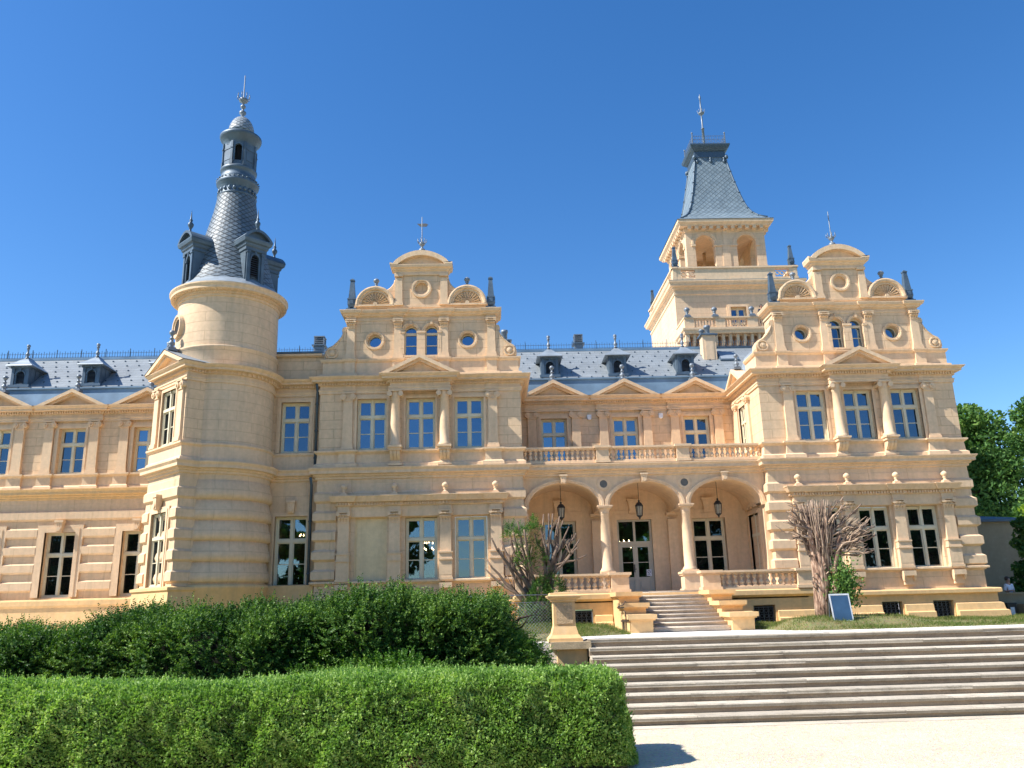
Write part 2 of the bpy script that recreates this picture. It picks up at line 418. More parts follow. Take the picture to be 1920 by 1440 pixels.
# ---- windows (one mesh per size; each window is its own part with its panes as a sub-part)
_wc = {}
def win_mesh(w, h, style):
    k = (w, h, style)
    if k in _wc: return _wc[k]
    mb = MB(); hw = w/2; f = .075
    if style in ('cross', 'cross4'):
        mb.box(-hw, -hw+f, .0, .12, 0, h); mb.box(hw-f, hw, .0, .12, 0, h)
        mb.box(-hw+f, hw-f, .0, .12, 0, f); mb.box(-hw+f, hw-f, .0, .12, h-f, h)
        tz = h*(.655 if style == 'cross' else .5)
        mb.box(-.05, .05, -.02, .10, f, tz-.06); mb.box(-.05, .05, -.02, .10, tz+.06, h-f)
        mb.box(-hw+f, hw-f, -.035, .10, tz-.06, tz+.06)
        for a, b in ((-hw+f, -.05), (.05, hw-f)):           # casement sashes
            for c, d in ((f, tz-.06), (tz+.06, h-f)):
                s = .045
                mb.box(a, a+s, .03, .09, c, d); mb.box(b-s, b, .03, .09, c, d); mb.box(a+s, b-s, .03, .09, c, c+s); mb.box(a+s, b-s, .03, .09, d-s, d)
            if style == 'cross': mb.box(a+.045, b-.045, .04, .085, tz*.5-.015, tz*.5+.02)
        mb.box(-.03, .03, -.06, -.02, h-f-.02, h-f+.1)
        pb = MB(); pb.box(-hw+f*.5, hw-f*.5, .065, .075, f*.5, h-f*.5)
    elif style == 'arched':
        r = hw
        zs = h-r
        mb.box(-hw, -hw+.05, 0, .1, 0, zs); mb.box(hw-.05, hw, 0, .1, 0, zs); mb.box(-hw+.05, hw-.05, 0, .1, 0, .05)
        mb.box(-hw+.05, hw-.05, -.01, .1, zs-.12, zs-.01); mb.box(-hw+.05, hw-.05, .03, .09, (zs-.1)*.5-.015, (zs-.1)*.5+.02)
        mb.ring(0, zs, 0, [(r, -.1), (r, 0), (r-.04, 0), (r-.04, -.1)], 16, 0, math.pi)
        pb = MB(); pts = [(-hw+.01, 0), (hw-.01, 0)]+arcp(0, zs, r-.01, r-.01, 0, 180, 14); pb.prism(pts, .065, .075)
    elif style == 'round':
        mb.ring(0, 0, 0, [(hw, -.1), (hw, 0), (hw-.04, 0), (hw-.04, -.1)], 28)
        pb = MB(); pb.prism(arcp(0, 0, hw-.01, hw-.01, 0, 348.75, 31), .05, .06)
    r_ = (mb.mesh('window', [M_FRAME]), {g: pb.mesh('pane', [g]) for g in (M_GLASS, M_GLASSD)})
    _wc[k] = r_; return r_
def window(x, z, w, h, M, style='cross', g=None, y=.2, label=None):
    a, b = win_mesh(w, h, style); Mw = M @ T(x, y, z)
    o = put('window', a, PAL, Mw, label); put('pane', b[g or M_GLASS], o, Mw); return o
_sur = {}
def surround(M, x, z, w, h, b=.17, d=.05):
    k = (w, h, b, d)
    if k not in _sur:
        q = MB(); archit(q, 0, 0, w, h, b, d); _sur[k] = q.mesh('window_surround', [M_STO])
    return put('window_surround', _sur[k], PAL, M @ T(x, 0, z))
def archit(mb, x, z, w, h, b=.17, d=.05, sill=False):      # flat moulded surround around an opening
    for (q, e) in ((b, d), (b*.55, d+.025)):
        mb.box(x-w/2-q, x-w/2, -e, .02, z, z+h+q); mb.box(x+w/2, x+w/2+q, -e, .02, z, z+h+q); mb.box(x-w/2, x+w/2, -e, .02, z+h, z+h+q)
    if sill: mb.box(x-w/2-q-.08, x+w/2+q+.08, -.14, .02, z-.1, z)

# ---- orders
def cap_ionic(mb, x, z, w, h, y, d):
    mb.box(x-w*.66, x+w*.66, y-d-.10, y, z+h*.84, z+h)
    mb.box(x-w*.5, x+w*.5, y-d-.02, y, z, z+h*.8)
    for s in (-1, 1):
        mb.M0 = mb.M
        c = x+s*w*.50; zc = z+h*.42; r = h*.40
        for rr, o in ((r, .09), (r*.70, .065), (r*.42, .13)):
            pts = arcp(c, zc, rr, rr, 0, 330, 11); mb.prism(pts, y-d-o, y)
    for k in range(3): mb.frus(x+(k-1)*w*.26, y-d-.02, z+h*.35, z+h*.75, .02*w/.4, .02, .06*w/.4, .04)
    mb.box(x-w*.52, x+w*.52, y-d-.04, y, z-.05, z)
def cap_cor(mb, x, z, w, h, y, d):
    mb.box(x-w*.66, x+w*.66, y-d-.16, y, z+h*.87, z+h)
    mb.frus(x, y-d/2, z, z+h*.86, w*.46, d*.5, w*.54, d*.5+.05)
    for row, (zz, hh) in enumerate(((z, .42), (z+h*.3, .42))):
        n = 4-row
        for k in range(n):
            lx = x+(k-(n-1)/2)*w*.27; o = .03+.03*row
            mb.frus(lx, y-d-o*.5, zz, zz+h*hh*.8, w*.07, .02, w*.12, .045+.02*row)
            mb.box(lx-w*.12, lx+w*.12, y-d-o-.10, y-d, zz+h*hh*.76, zz+h*hh)
    for s in (-1, 1):
        pts = arcp(x+s*w*.5, z+h*.72, h*.19, h*.19, 0, 315, 7); mb.prism(pts, y-d-.15, y-d+.05)
    mb.box(x-w*.5, x+w*.5, y-d-.03, y, z-.05, z)
_pc = {}
def pilaster(x, M, z0, z1, w=.44, d=.12, cap='ionic', ch=.36, pan=False, mat=None, name='pilaster', y=0):
    k = (z0, z1, w, d, cap, ch, pan)
    if k not in _pc:
        mb = MB()
        mb.box(-w*.62, w*.62, -d-.06, 0, z0, z0+.10); mb.box(-w*.56, w*.56, -d-.035, 0, z0+.10, z0+.2)
        mb.frus(0, -d/2, z0+.2, z1-ch, w*.5, d/2, w*.46, d/2)
        if pan:
            zb = z0+.80; mb.box(-w*.56, w*.56, -d-.04, -.0, z0+.2, zb); mb.box(-w*.62, w*.62, -d-.09, 0, zb, zb+.06); mb.box(-w*.56, w*.56, -d-.06, 0, zb+.06, zb+.28); mb.box(-w*.62, w*.62, -d-.1, 0, zb+.28, zb+.34)
        (cap_ionic if cap == 'ionic' else cap_cor)(mb, 0, z1-ch, w*.94, ch, 0, d) if cap else mb.box(-w*.58, w*.58, -d-.05, 0, z1-.12, z1)
        _pc[k] = mb.mesh('pilaster', [mat or M_STO])
    return put(name, _pc[k], PAL, M @ T(x, y, 0))
def column(x, y, z0, z1, M, r=.2, ch=.36, cap='ionic'):
    k = ('col', z0, z1, r, ch, cap)
    if k not in _pc:
        mb = MB()
        mb.box(-r*1.45, r*1.45, -r*1.45, r*1.45, z0, z0+.08)
        H = z1-ch-z0
        mb.lathe([(r*1.38, z0+.08), (r*1.42, z0+.13), (r*1.2, z0+.17), (r*1.2, z0+.2), (r*1.02, z0+.24), (r*1.03, z0+.24+H*.28), (r*.98, z0+H*.6), (r*.86, z0+H-.07), (r*.95, z0+H-.05), (r*.95, z0+H)], n=28)
        if cap == 'ionic':
            mb.box(-r*1.35, r*1.35, -r*1.35, r*1.35, z1-.07, z1)
            mb.lathe([(r*.86, z1-ch), (r*1.1, z1-ch*.5), (r*1.0, z1-.07)], n=20)
            for s in (-1, 1):
                for q in (-1, 1):
                    pts = arcp(s*r*1.15, z1-ch*.52, ch*.33, ch*.33, 0, 330, 11); mb.prism(pts, q*r*1.1-.04, q*r*1.1+.04)
                pts = arcp(s*r*1.15, z1-ch*.52, ch*.22, ch*.22, 0, 330, 11); mb.prism(pts, -r*1.05, r*1.05)
        else:
            mb.lathe([(r*.88, z1-ch), (r*1.0, z1-ch+.03), (r*.98, z1-ch+.06), (r*.98, z1-ch+.14), (r*1.2, z1-.12)], n=24)
            mb.box(-r*1.35, r*1.35, -r*1.35, r*1.35, z1-.12, z1-.06); mb.box(-r*1.5, r*1.5, -r*1.5, r*1.5, z1-.06, z1)
        _pc[k] = mb.mesh('column', [M_STO])
    return put('column', _pc[k], PAL, M @ T(x, y, 0))

def PR(z0, o, zs=None):                                    # main cornice with architrave and frieze, 0.7 m high
    return [(0, z0), (.05, z0), (.05, z0+.10), (.075, z0+.12), (.075, z0+.19), (.015, z0+.21), (.015, z0+.35), (.09, z0+.37), (.09, z0+.47), (.30*o/.42, z0+.49), (.30*o/.42, z0+.57), (.36*o/.42, z0+.61), (o, z0+.68), (o, z0+.70), (0, z0+.76)]
def PG(z0, z1, o): h = z1-z0; return [(0, z0), (o*.2, z0+h*.05), (o*.2, z0+h*.22), (o*.42, z0+h*.30), (o*.42, z0+h*.42), (o*.8, z0+h*.48), (o*.8, z0+h*.72), (o, z0+h*.93), (o, z0+h), (0, z0+h+.05)]
def PS(z0, z1, o): h = z1-z0; return [(0, z0), (o*.4, z0+h*.1), (o*.4, z0+h*.35), (o, z0+h*.5), (o, z0+h*.92), (o*.9, z1), (0, z1+.02)]
def rustic(mb, path, courses, o=.13, closed=False, h=.80, mi=0):
    for z in courses:
        mb.mold(path, [(0.0, z+.0), (o, z+.09), (o, z+.40), (0.012, z+.49), (.012, z+h-.03), (0, z+h)], closed, mi)
def pediment(mb, hw, z0, za, yt, yl, mi=0, t=.17):
    s = (za-z0)/hw
    for (q, tt, yy) in ((0, t, yl), (.0, t*1.65, yl+(yt-yl)*.35)):
        a = tt/s
        for sg in (-1, 1):
            mb.add([(sg*hw, yy, z0), (0, yy, za-(0 if tt == t else .02)), (0, yy, za-tt), (sg*(hw-a), yy, z0), (sg*hw, yt+.3, z0), (0, yt+.3, za-(0 if tt == t else .02)), (0, yt+.3, za-tt), (sg*(hw-a), yt+.3, z0)],
                   [(0,1,2,3), (4,5,6,7), (0,1,5,4), (3,2,6,7)], mi)
    mb.prism([(-hw+.12, z0), (hw-.12, z0), (0, za-.10)], yt, yt+.25, mi)
def urn_ball(name, parent, M, mats, s=1.0, mat_i=0):
    k = ('ball', mats[0].name)
    if k not in _pc:
        mb = MB(); mb.box(-.16, .16, -.16, .16, 0, .07); mb.box(-.12, .12, -.12, .12, .07, .13)
        mb.lathe([(.11, .13), (.06, .18), (.055, .23), (.10, .27), (.06, .29), (.10, .33), (.15, .40), (.13, .47), (.06, .53), (0.0, .56)], n=16)
        _pc[k] = mb.mesh('stone_ball', mats)
    return put(name, _pc[k], parent, M @ Matrix.Scale(s, 4))
def pawn(name, parent, M, s=1.0):
    k = 'pawn'
    if k not in _pc:
        mb = MB(); mb.box(-.19, .19, -.19, .19, 0, .10); mb.box(-.14, .14, -.14, .14, .10, .16)
        mb.lathe([(.12, .16), (.08, .22), (.14, .30), (.13, .36), (.07, .41), (.065, .5), (.10, .53), (.06, .56), (.05, .66), (.11, .72), (.12, .79), (.08, .86), (0, .89)], n=14)
        _pc[k] = mb.mesh('finial', [M_STEEL])
    return put(name, _pc[k], parent, M @ Matrix.Scale(s, 4))
def obelisk(parent, M, s=1.0):
    k = 'obelisk'
    if k not in _pc:
        mb = MB(); mb.box(-.24, .24, -.24, .24, 0, .09)
        for sx in (-1, 1):
            for sy in (-1, 1): mb.box(sx*.13-.04, sx*.13+.04, sy*.13-.04, sy*.13+.04, .09, .17)
        mb.frus(0, 0, .17, .28, .15, .15, .19, .19); mb.frus(0, 0, .28, .50, .19, .19, .17, .17); mb.box(-.2, .2, -.2, .2, .50, .55)
        mb.frus(0, 0, .55, 1.36, .155, .155, .085, .085); mb.box(-.11, .11, -.11, .11, 1.36, 1.41); mb.frus(0, 0, 1.41, 1.48, .09, .09, .03, .03)
        for a in (-1, 1):
            mb.frus(0, a*.185, .31, .48, .09, .02, .09, .02); mb.frus(a*.185, 0, .31, .48, .02, .09, .02, .09)
        _pc[k] = mb.mesh('obelisk', [M_ZINC])
    return put('obelisk', _pc[k], parent, M @ Matrix.Diagonal((s*.88, s*.88, s, 1)))
def vane(parent, M, flag, h=1.9, lean=0):
    mb = MB(); mb.frus(0, 0, 0, .14, .16, .16, .05, .05)
    mb.lathe([(.06, .1), (.14, .22), (.17, .30), (.12, .38), (.05, .43), (.05, .50), (.10, .55), (.15, .63), (.12, .68), (.04, .72), (.022, .9), (.018, h), (0, h+.02)], n=12)
    for k in range(7):
        a = 2*math.pi*k/7; mb.tube([(.1*math.cos(a), .1*math.sin(a), .64), (.22*math.cos(a), .22*math.sin(a), .74), (.20*math.cos(a), .20*math.sin(a), .86)], .018, 5)
    if flag:
        f = MB()
        c, s = math.cos(flag), math.sin(flag)
        for pts in ([(-.26, 0), (.20, -.06), (.30, -.12), (.22, -.22), (-.10, -.17), (-.20, -.06)],):
            f.M = Matrix.Rotation(flag, 4, 'Z') @ T(0, 0, h-.30); f.prism(pts, -.012, .012)
    o = pm('weather_vane' if flag else 'finial', mb, [M_STEEL], parent, M)
    if flag: pm('vane_flag', f, [M_IRON if M.translation.x < 5 else M_STEEL], parent if False else o, M)
    return o
def keystone(M, x, z, w=.30, h=.46, y=0, name='keystone'):
    k = ('ks', w, h)
    if k not in _pc:
        mb = MB(); mb.frus(0, -.10, 0, h*.82, w*.34, .09, w*.48, .13); mb.box(-w*.56, w*.56, -.28, 0, h*.82, h)
        for s in (-1, 0, 1): mb.frus(s*w*.28, -.20, h*.05, h*.8, .03, .03, .045, .05)
        mb.prism(arcp(0, h*.3, w*.28, w*.28, 0, 330, 11), -.27, -.1)
        _pc[k] = mb.mesh('keystone', [M_STO])
    return put(name, _pc[k], PAL, M @ T(x, y, z))
def console(M, x, z, w=.42, h=.72, name='console'):
    k = ('cs', w, h)
    if k not in _pc:
        mb = MB(); mb.box(-w*.62, w*.62, -.52, 0, h-.12, h); mb.box(-w*.7, w*.7, -.30, 0, 0, .1)
        prof = [(-.46, h-.12), (-.45, h-.25), (-.36, h-.38), (-.24, h-.48), (-.20, .22), (-.26, .1), (0, .1), (0, h-.12)]
        for s in (-1, 0, 1):
            c = s*w*.34; vs = [(c-w*.15, a, b) for a, b in prof]+[(c+w*.15, a, b) for a, b in prof]; n = len(prof)
            mb.add(vs, [tuple(range(n)), tuple(range(2*n-1, n-1, -1))]+[(i, i+n, (i+1) % n+n, (i+1) % n) for i in range(n)])
        mb.box(-w*.5, w*.5, -.19, 0, .1, h-.12)
        _pc[k] = mb.mesh('console', [M_STO])
    return put(name, _pc[k], PAL, M @ T(x, 0, z))

HW = 4.35
COURSES = [2.01, 2.81, 3.61, 4.41, 5.21]
def ress(pairs, hw, ydeep, y0=0, inner=()):              # path along a front, with break-forwards (xa, xb, y)
    p = [(-hw, ydeep), (-hw, y0)]
    for a, b, yy in pairs: p += [(a, y0), (a, yy), (b, yy), (b, y0)]
    return p+[(hw, y0), (hw, ydeep)]

def wing(cx, blind):
    M = T(cx, 35, 0)
    sidewin = cx > 0
    # --- base
    mb = MB()
    fr = [(-HW, 4.2), (-HW, 0), (HW, 0), (HW, 4.2)]
    cw = (-1.75, .35, 1.1) if blind else (-.25+.42, 2.28)
    cws = [] if blind else [(.1, 2.28), ]
    ops = [(x-.42, x+.42, -.10, .64) for x in ((-2.1, 0.15, 2.28) if not blind else (-2.1, .0, 2.1))]
    mb.M = T(0, -.25, 0); mb.wall(-HW-.25, HW+.25, G0, .9, 0, ops, .35); mb.M = None
    for s in (-1, 1): mb.add([(s*(HW+.25), -.25, G0), (s*(HW+.25), 4.2, G0), (s*(HW+.25), 4.2, .9), (s*(HW+.25), -.25, .9)], [(0, 1, 2, 3)])
    edges = sorted([-HW-.25]+[q for o in ops for q in (o[0]-.06, o[1]+.06)]+[HW+.25])
    for a, b in zip(edges[0::2], edges[1::2]):
        pth = [(a, -.25), (b, -.25)]
        if a < -HW: pth = [(a, 4.2)]+pth
        if b > HW: pth = pth+[(b, 4.2)]
        mb.mold(pth, [(0, G0), (.28, G0), (.26, .20), (.16, .24), (.12, .50), (0, .54)])
    mb.mold([(-HW-.25, 4.2), (-HW-.25, -.25), (HW+.25, -.25), (HW+.25, 4.2)], [(-.2, .88), (.06, .90), (.14, .93), (.14, 1.06), (.10, 1.10), (-.26, 1.13)])
    pm('plinth', mb, [M_OCH], PAL, M)
    for o in ops:
        put('cellar_grille', GRILLE, PAL, M @ T((o[0]+o[1])/2, -.10, o[2]))
    # --- ground floor wall
    mb = MB()
    gw = [-2.06, .04, 2.12]
    gops = [(x-.67, x+.67, 1.95, 4.56) for x in gw]
    mb.wall(-HW, HW, 1.0, 6.3, 0, gops, .32)
    for s in (-1, 1): mb.add([(s*HW, 0, 1.0), (s*HW, 4.4, 1.0), (s*HW, 4.4, 6.3), (s*HW, 0, 6.3)], [(0, 1, 2, 3)])
    yl_, yr_ = (.46, 4.2) if sidewin else (.3, .46)
    rustic(mb, [(-HW, yl_), (-HW, 0), (-3.5, 0)], COURSES[:4]); rustic(mb, [(3.5, 0), (HW, 0), (HW, yr_)], COURSES[:4])
    rustic(mb, [(-HW, yl_), (-HW, 0), (HW, 0), (HW, yr_)], [5.21], .10)
    pm('rusticated_wall', mb, [M_RUS], PAL, M)
    mb = MB()
    mb.mold([(-HW, yl_), (-HW, 0), (HW, 0), (HW, yr_)], PS(1.84, 2.0, .17))
    for x in (-3.19, -1.06, 1.06, 3.17):
        mb.box(x-.26, x+.26, -.30, 0, 1.66, 1.86); mb.box(x-.2, x+.2, -.14, 0, 1.3, 1.66)
        mb.frus(x+.21, -.16, 1.45, 1.66, .03, .05, .05, .14); mb.frus(x-.21, -.16, 1.45, 1.66, .03, .05, .05, .14)
    pm('sill_course', mb, [M_STO], PAL, M)
    for i, x in enumerate(gw):
        if blind and i == 0:
            sb = MB(); sb.box(x-.67, x+.67, .10, .16, 2.05, 4.56)
            for k in range(24): sb.box(x-.63, x+.63, .092, .10, 2.09+k*.102, 2.09+k*.102+.085)
            sb.box(x-.67, x-.62, .05, .12, 1.95, 4.56); sb.box(x+.62, x+.67, .05, .12, 1.95, 4.56); sb.box(x-.62, x+.62, .07, .14, 2.0, 2.05)
            o = pm('roller_shutter', sb, [M_DOORW], PAL, M, 'closed cream roller shutter filling the window opening')
            continue
        window(x, 1.96, 1.32, 2.58, M, 'cross', M_GLASS if (blind) else M_GLASSD)
    ab = MB()
    for x in (-3.17, -1.06, 1.06, 3.17):
        ab.box(x-.25, x+.25, -.22, 0, 4.83, 5.04)
    pth = [(-3.42, 0.02), (-3.42, -.20), (3.42, -.20), (3.42, 0.02)]
    ab.box(-3.4, 3.4, -.14, 0, 4.60, 5.06)
    rs = [(-3.47, 0.02), (-3.47, -.25)]
    for x in (-3.17, -1.06, 1.06, 3.17):
        if x > -3: rs += [(x-.28, -.18), (x-.28, -.25)]
        rs += [(x+.28, -.25)]+([(x+.28, -.18)] if x < 3 else [])
    rs += [(3.45, .02)]
    ab.mold(rs, [(0, 5.04), (.03, 5.06), (.03, 5.2), (.17, 5.21), (.19, 5.24), (.27, 5.40), (.30, 5.43), (.30, 5.46), (-.2, 5.50)])
    ab.dentils(rs, .11, 5.08, 5.19, .06, .055, .09)
    pm('window_cornice', ab, [M_STO], PAL, M)
    for x in (-3.17, -1.06, 1.06, 3.17):
        pilaster(x, M, 1.98, 4.83, .48, .16, 'cor', .42, True)
        urn_ball('stone_ball', PAL, M @ T(x, -.25, 5.46), [M_STO], .95)
    # --- first cornice and balcony zone
    mb = MB()
    pth = [(-HW, 4.2), (-HW, 0), (HW, 0), (HW, 4.2)]
    mb.mold(pth, PG(6.2, 6.68, .36))
    mb.box(-HW+.01, HW-.01, .01, .3, 6.6, 6.74)
    pm('cornice', mb, [M_STO], PAL, M)
    mb = MB()
    brk = [(-3.42, -2.82, -.14), (2.82, 3.42, -.14)]
    mb.mold(ress(brk, HW, 4.2), [(0, 6.7), (.16, 6.7), (.15, 6.84), (.06, 6.90), (.04, 7.26), (.08, 7.30), (.17, 7.36), (.17, 7.43), (0, 7.46)])
    pm('pedestal_course', mb, [M_STO], PAL, M)
    for x in (-1.05, 1.05): console(M, x, 6.72, .42, .74)
    # --- upper wall
    mb = MB(); uw = (-2.1, 0, 2.1)
    mb.wall(-HW, HW, 6.7, 10.05, 0, [(x-.635, x+.635, 7.46, 9.70) for x in uw], .28)
    sops = [(-2.45-.5, -2.45+.5, 7.46, 9.6)] if sidewin else []
    mb.M = RZ(-math.pi/2) @ T(0, 0, 0)
    mb.M = Matrix(((0, 1, 0, -HW), (-1, 0, 0, 0), (0, 0, 1, 0), (0, 0, 0, 1)))     # local x -> -y, local y -> +x
    mb.wall(-4.4, 0, 6.7, 10.05, 0, sops, .25)
    mb.M = None
    mb.add([(HW, 0, 6.7), (HW, 4.4, 6.7), (HW, 4.4, 10.05), (HW, 0, 10.05)], [(0, 1, 2, 3)])
    pm('wall', mb, [M_ASH], PAL, M)
    for x in uw: surround(M, x, 7.46, 1.27, 2.24)
    for x in uw: window(x, 7.46, 1.27, 2.24, M)
    for x in (-3.12, 3.12): pilaster(x, M, 7.46, 9.97, .43, .12, 'ionic', .34)
    for x in (-1.05, 1.05):
        column(x, -.30, 7.46, 9.97, M, .205, .34); pb = MB()
    for x in (-1.05, 1.05):
        mb = MB(); mb.box(x-.26, x+.26, -.07, 0, 7.46, 9.97); pm('column_backing', mb, [M_ASH], PAL, M)
    if sidewin:
        Ms = M @ Matrix(((0, 1, 0, -HW), (-1, 0, 0, 0), (0, 0, 1, 0), (0, 0, 0, 1)))
        window(-2.45, 7.46, 1.0, 2.14, Ms, 'cross', M_GLASSD, .02)
        for x in (-3.3, -1.6): pilaster(x, Ms, 7.46, 9.97, .34, .10, 'ionic', .32)
        sb = MB(); archit(sb, -2.45, 7.46, 1.0, 2.14, .14, .05); pm('window_surround', sb, [M_STO], PAL, Ms)
        sb = MB(); pediment(sb, 1.2, 10.67, 11.42, -.12, -.42); pm('pediment', sb, [M_STO], PAL, Ms @ T(-2.45, 0, 0))
        pawn('finial', PAL, Ms @ T(-2.45, -.1, 11.40), .9)
    # --- main entablature
    mb = MB()
    brk = [(-3.38, -2.86, -.05), (-1.28, 1.28, -.42), (2.86, 3.38, -.05)]
    pth = ress(brk, HW, 4.3); mb.mold(pth, PR(9.95, .45)); mb.dentils(pth, .17, 10.31, 10.42, .06, .055, .1)
    mb.box(-HW+.01, HW-.01, .01, 4.2, 10.4, 10.72)
    mb.box(-1.27, 1.27, -.41, 0, 10.3, 10.64)
    pm('cornice', mb, [M_STO], PAL, M)
    mb = MB(); pediment(mb, 1.66, 10.66, 11.48, -.46, -.84); pm('pediment', mb, [M_STO], PAL, M)
    # --- attic plinth and gable storey
    GY = .12
    mb = MB(); hw = 4.28
    mb.mold([(-hw, 1.6), (-hw, GY), (-3.32, GY), (-3.32, GY-.1), (-2.92, GY-.1), (-2.92, GY), (-1.22, GY), (-1.22, GY-.1), (-.82, GY-.1), (-.82, GY), (.82, GY), (.82, GY-.1), (1.22, GY-.1), (1.22, GY), (2.92, GY), (2.92, GY-.1), (3.32, GY-.1), (3.32, GY), (hw, GY), (hw, 1.6)],
            [(0, 10.7), (.16, 10.7), (.15, 10.84), (.03, 10.88), (.03, 11.38), (.09, 11.42), (.13, 11.50), (.13, 11.54), (0, 11.58), (-.2, 11.58)])
    mb.box(-hw+.02, hw-.02, GY+.02, 1.55, 11.40, 11.57)
    pm('attic_plinth', mb, [M_STO], PAL, M)
    mb = MB(); g = 3.32
    ops = [(-2.07-.30, -2.07+.30, 12.42-.30, 12.42+.30, 'circle'), (2.07-.30, 2.07+.30, 12.42-.30, 12.42+.30, 'circle')]
    ops += [(s*.46-.29, s*.46+.29, 11.68, 13.10, .29) for s in (-1, 1)]
    mb.wall(-g, g, 11.55, 13.35, GY+.05, ops, .32)
    for s in (-1, 1): mb.add([(s*g, GY+.05, 11.5), (s*g, 1.3, 11.5), (s*g, 1.3, 13.35), (s*g, GY+.05, 13.35)], [(0, 1, 2, 3)])
    mb.add([(-g, 1.3, 11.5), (g, 1.3, 11.5), (g, 1.3, 13.6), (-g, 1.3, 13.6)], [(0, 1, 2, 3)])
    for x in (-2.07, 2.07): mb.ring(x, 12.42, GY+.05, [(.30, -.02), (.31, .03), (.36, .03), (.37, .07), (.43, .07), (.45, 0)], 36)
    for x in (-.46, .46):
        mb.ring(x, 12.81, GY+.05, [(.29, -.02), (.29, .05), (.35, .05), (.36, .08), (.43, .08), (.44, 0)], 20, 0, math.pi)
        mb.box(x-.05, x+.05, GY-.08, GY+.05, 13.12, 13.30)
    for a, b in ((-.90, -.74), (-.18, .18), (.74, .90)):
        mb.box(a, b, GY-.06, GY+.05, 11.68, 12.72); mb.box(a-.02, b+.02, GY-.09, GY+.05, 12.72, 12.82)
    mb.box(-.95, .95, GY-.08, GY+.05, 11.58, 11.68)
    for s in (-1, 1):                                        # side scrolls
        pts = [(s*g, 11.57), (s*4.18, 11.57), (s*4.24, 11.72), (s*4.22, 11.95), (s*4.10, 12.12), (s*3.9, 12.22), (s*3.7, 12.42), (s*3.55, 12.62), (s*3.48, 12.8), (s*3.52, 12.95), (s*3.46, 13.05), (s*g, 13.08)]
        for i in range(1, len(pts)-1): pass
        cxs = s*g
        vs = [(x, GY, z) for x, z in pts]+[(x, GY+.5, z) for x, z in pts]; n = len(pts)
        mb.add(vs, [(0, i, i+1) for i in range(1, n-1)]+[(n, n+i, n+i+1) for i in range(1, n-1)]+[(i, i+n, (i+1) % n+n, (i+1) % n) for i in range(n)])
        edge = [(s*4.16, 11.6), (s*4.2, 11.74), (s*4.18, 11.93), (s*4.07, 12.08), (s*3.87, 12.18), (s*3.67, 12.38), (s*3.52, 12.6), (s*3.44, 12.8)]
        mb.tube([(x, GY-.0, z) for x, z in edge], .035, 6)
        mb.ring(s*3.92, 11.86, GY, [(.26, 0), (.25, .05), (.20, .05), (.19, .01), (.13, .01), (.12, .06), (.0, .09)], 24)
    pm('gable', mb, [M_ASH], PAL, M)
    for x in (-2.07, 2.07): window(x, 12.42, .58, .58, M, 'round', None, GY+.30)
    for x in (-.46, .46): window(x, 11.69, .57, 1.40, M, 'arched', None, GY+.22)
    for x in (-3.12, -1.02, 1.02, 3.12): pilaster(x, M, 11.58, 13.36, .38, .10, 'cor', .32, y=GY+.05)
    mb = MB(); e = GY+.05
    pth = [(-g-.02, 1.3), (-g-.02, e)]
    for a in (-3.12, -1.02, 1.02, 3.12):
        if a > -3: pth += [(a-.22, e)]
        else: pth[-1] = (-g-.02, e-.08)
        pth += ([(a-.22, e-.08)] if a > -3 else [])+[(a+.22, e-.08)]
        if a < 3: pth += [(a+.22, e)]
    pth[-1] = (g+.02, e-.08); pth += [(g+.02, 1.3)]
    mb.mold(pth, [(0, 13.34), (.03, 13.35), (.03, 13.43), (.0, 13.45), (.0, 13.52), (.10, 13.56), (.13, 13.62), (.22, 13.66), (.26, 13.77), (.26, 13.80), (-.1, 13.84)])
    mb.box(-g, g, e, 1.28, 13.6, 13.83)
    pm('cornice', mb, [M_STO], PAL, M)
    # --- crowning attic
    mb = MB(); A = 1.2; y0 = e+.02
    mb.box(-g+.02, g-.02, y0, y0+.9, 13.80, 13.95)
    mb.box(-3.0, 3.0, y0-.05, y0+.8, 13.95, 14.08)
    mb.wall(-A, A, 14.0, 15.55, y0, [(-.29, .29, 14.58, 15.16, 'circle')], .16)
    mb.box(-.35, .35, y0+.15, y0+.2, 14.5, 15.2)
    for s in (-1, 1): mb.add([(s*A, y0, 14), (s*A, y0+.5, 14), (s*A, y0+.5, 15.55), (s*A, y0, 15.55)], [(0, 1, 2, 3)])
    mb.add([(-A, y0+.5, 14), (A, y0+.5, 14), (A, y0+.5, 15.9), (-A, y0+.5, 15.9)], [(0, 1, 2, 3)])
    mb.ring(0, 14.87, y0, [(.29, 0), (.29, .04), (.35, .05), (.37, .10), (.45, .10), (.46, 0)], 36)
    for s in (-1, 1):
        c = s*2.07
        mb.prism(arcp(c, 14.1, .87, .88, 0, 180, 24), y0+.02, y0+.45)
        mb.ring(c, 14.1, y0+.02, [(.88, -.2), (.88, .16), (.82, .18), (.74, .16), (.70, .08), (.62, .08), (.60, .0)], 28, 0, math.pi)
        for k in range(13):                                   # shell flutes
            a = math.pi*(k+.5)/13; ca, sa = math.cos(a), math.sin(a); w_ = .055
            mb.add([(c+.1*ca, y0-.02, 14.12+.1*sa), (c+.56*ca-w_*sa, y0+.02, 14.1+.56*sa+w_*ca), (c+.6*ca, y0-.09, 14.1+.6*sa), (c+.56*ca+w_*sa, y0+.02, 14.1+.56*sa-w_*ca)], [(0, 1, 2), (0, 2, 3), (1, 2, 3)])
        mb.prism(arcp(c, 14.14, .09, .09, 0, 330, 11), y0-.12, y0)
        mb.box(c-.9, c+.9, y0-.14, y0+.4, 14.02, 14.10)
        arc = [(s*A, 15.32)]+[(s*(1.95-.75*math.cos(t)), 15.42-.66*math.sin(t)) for t in [0.1+.12*k for k in range(12)]]+[(s*1.9, 14.1), (s*A, 14.1)]
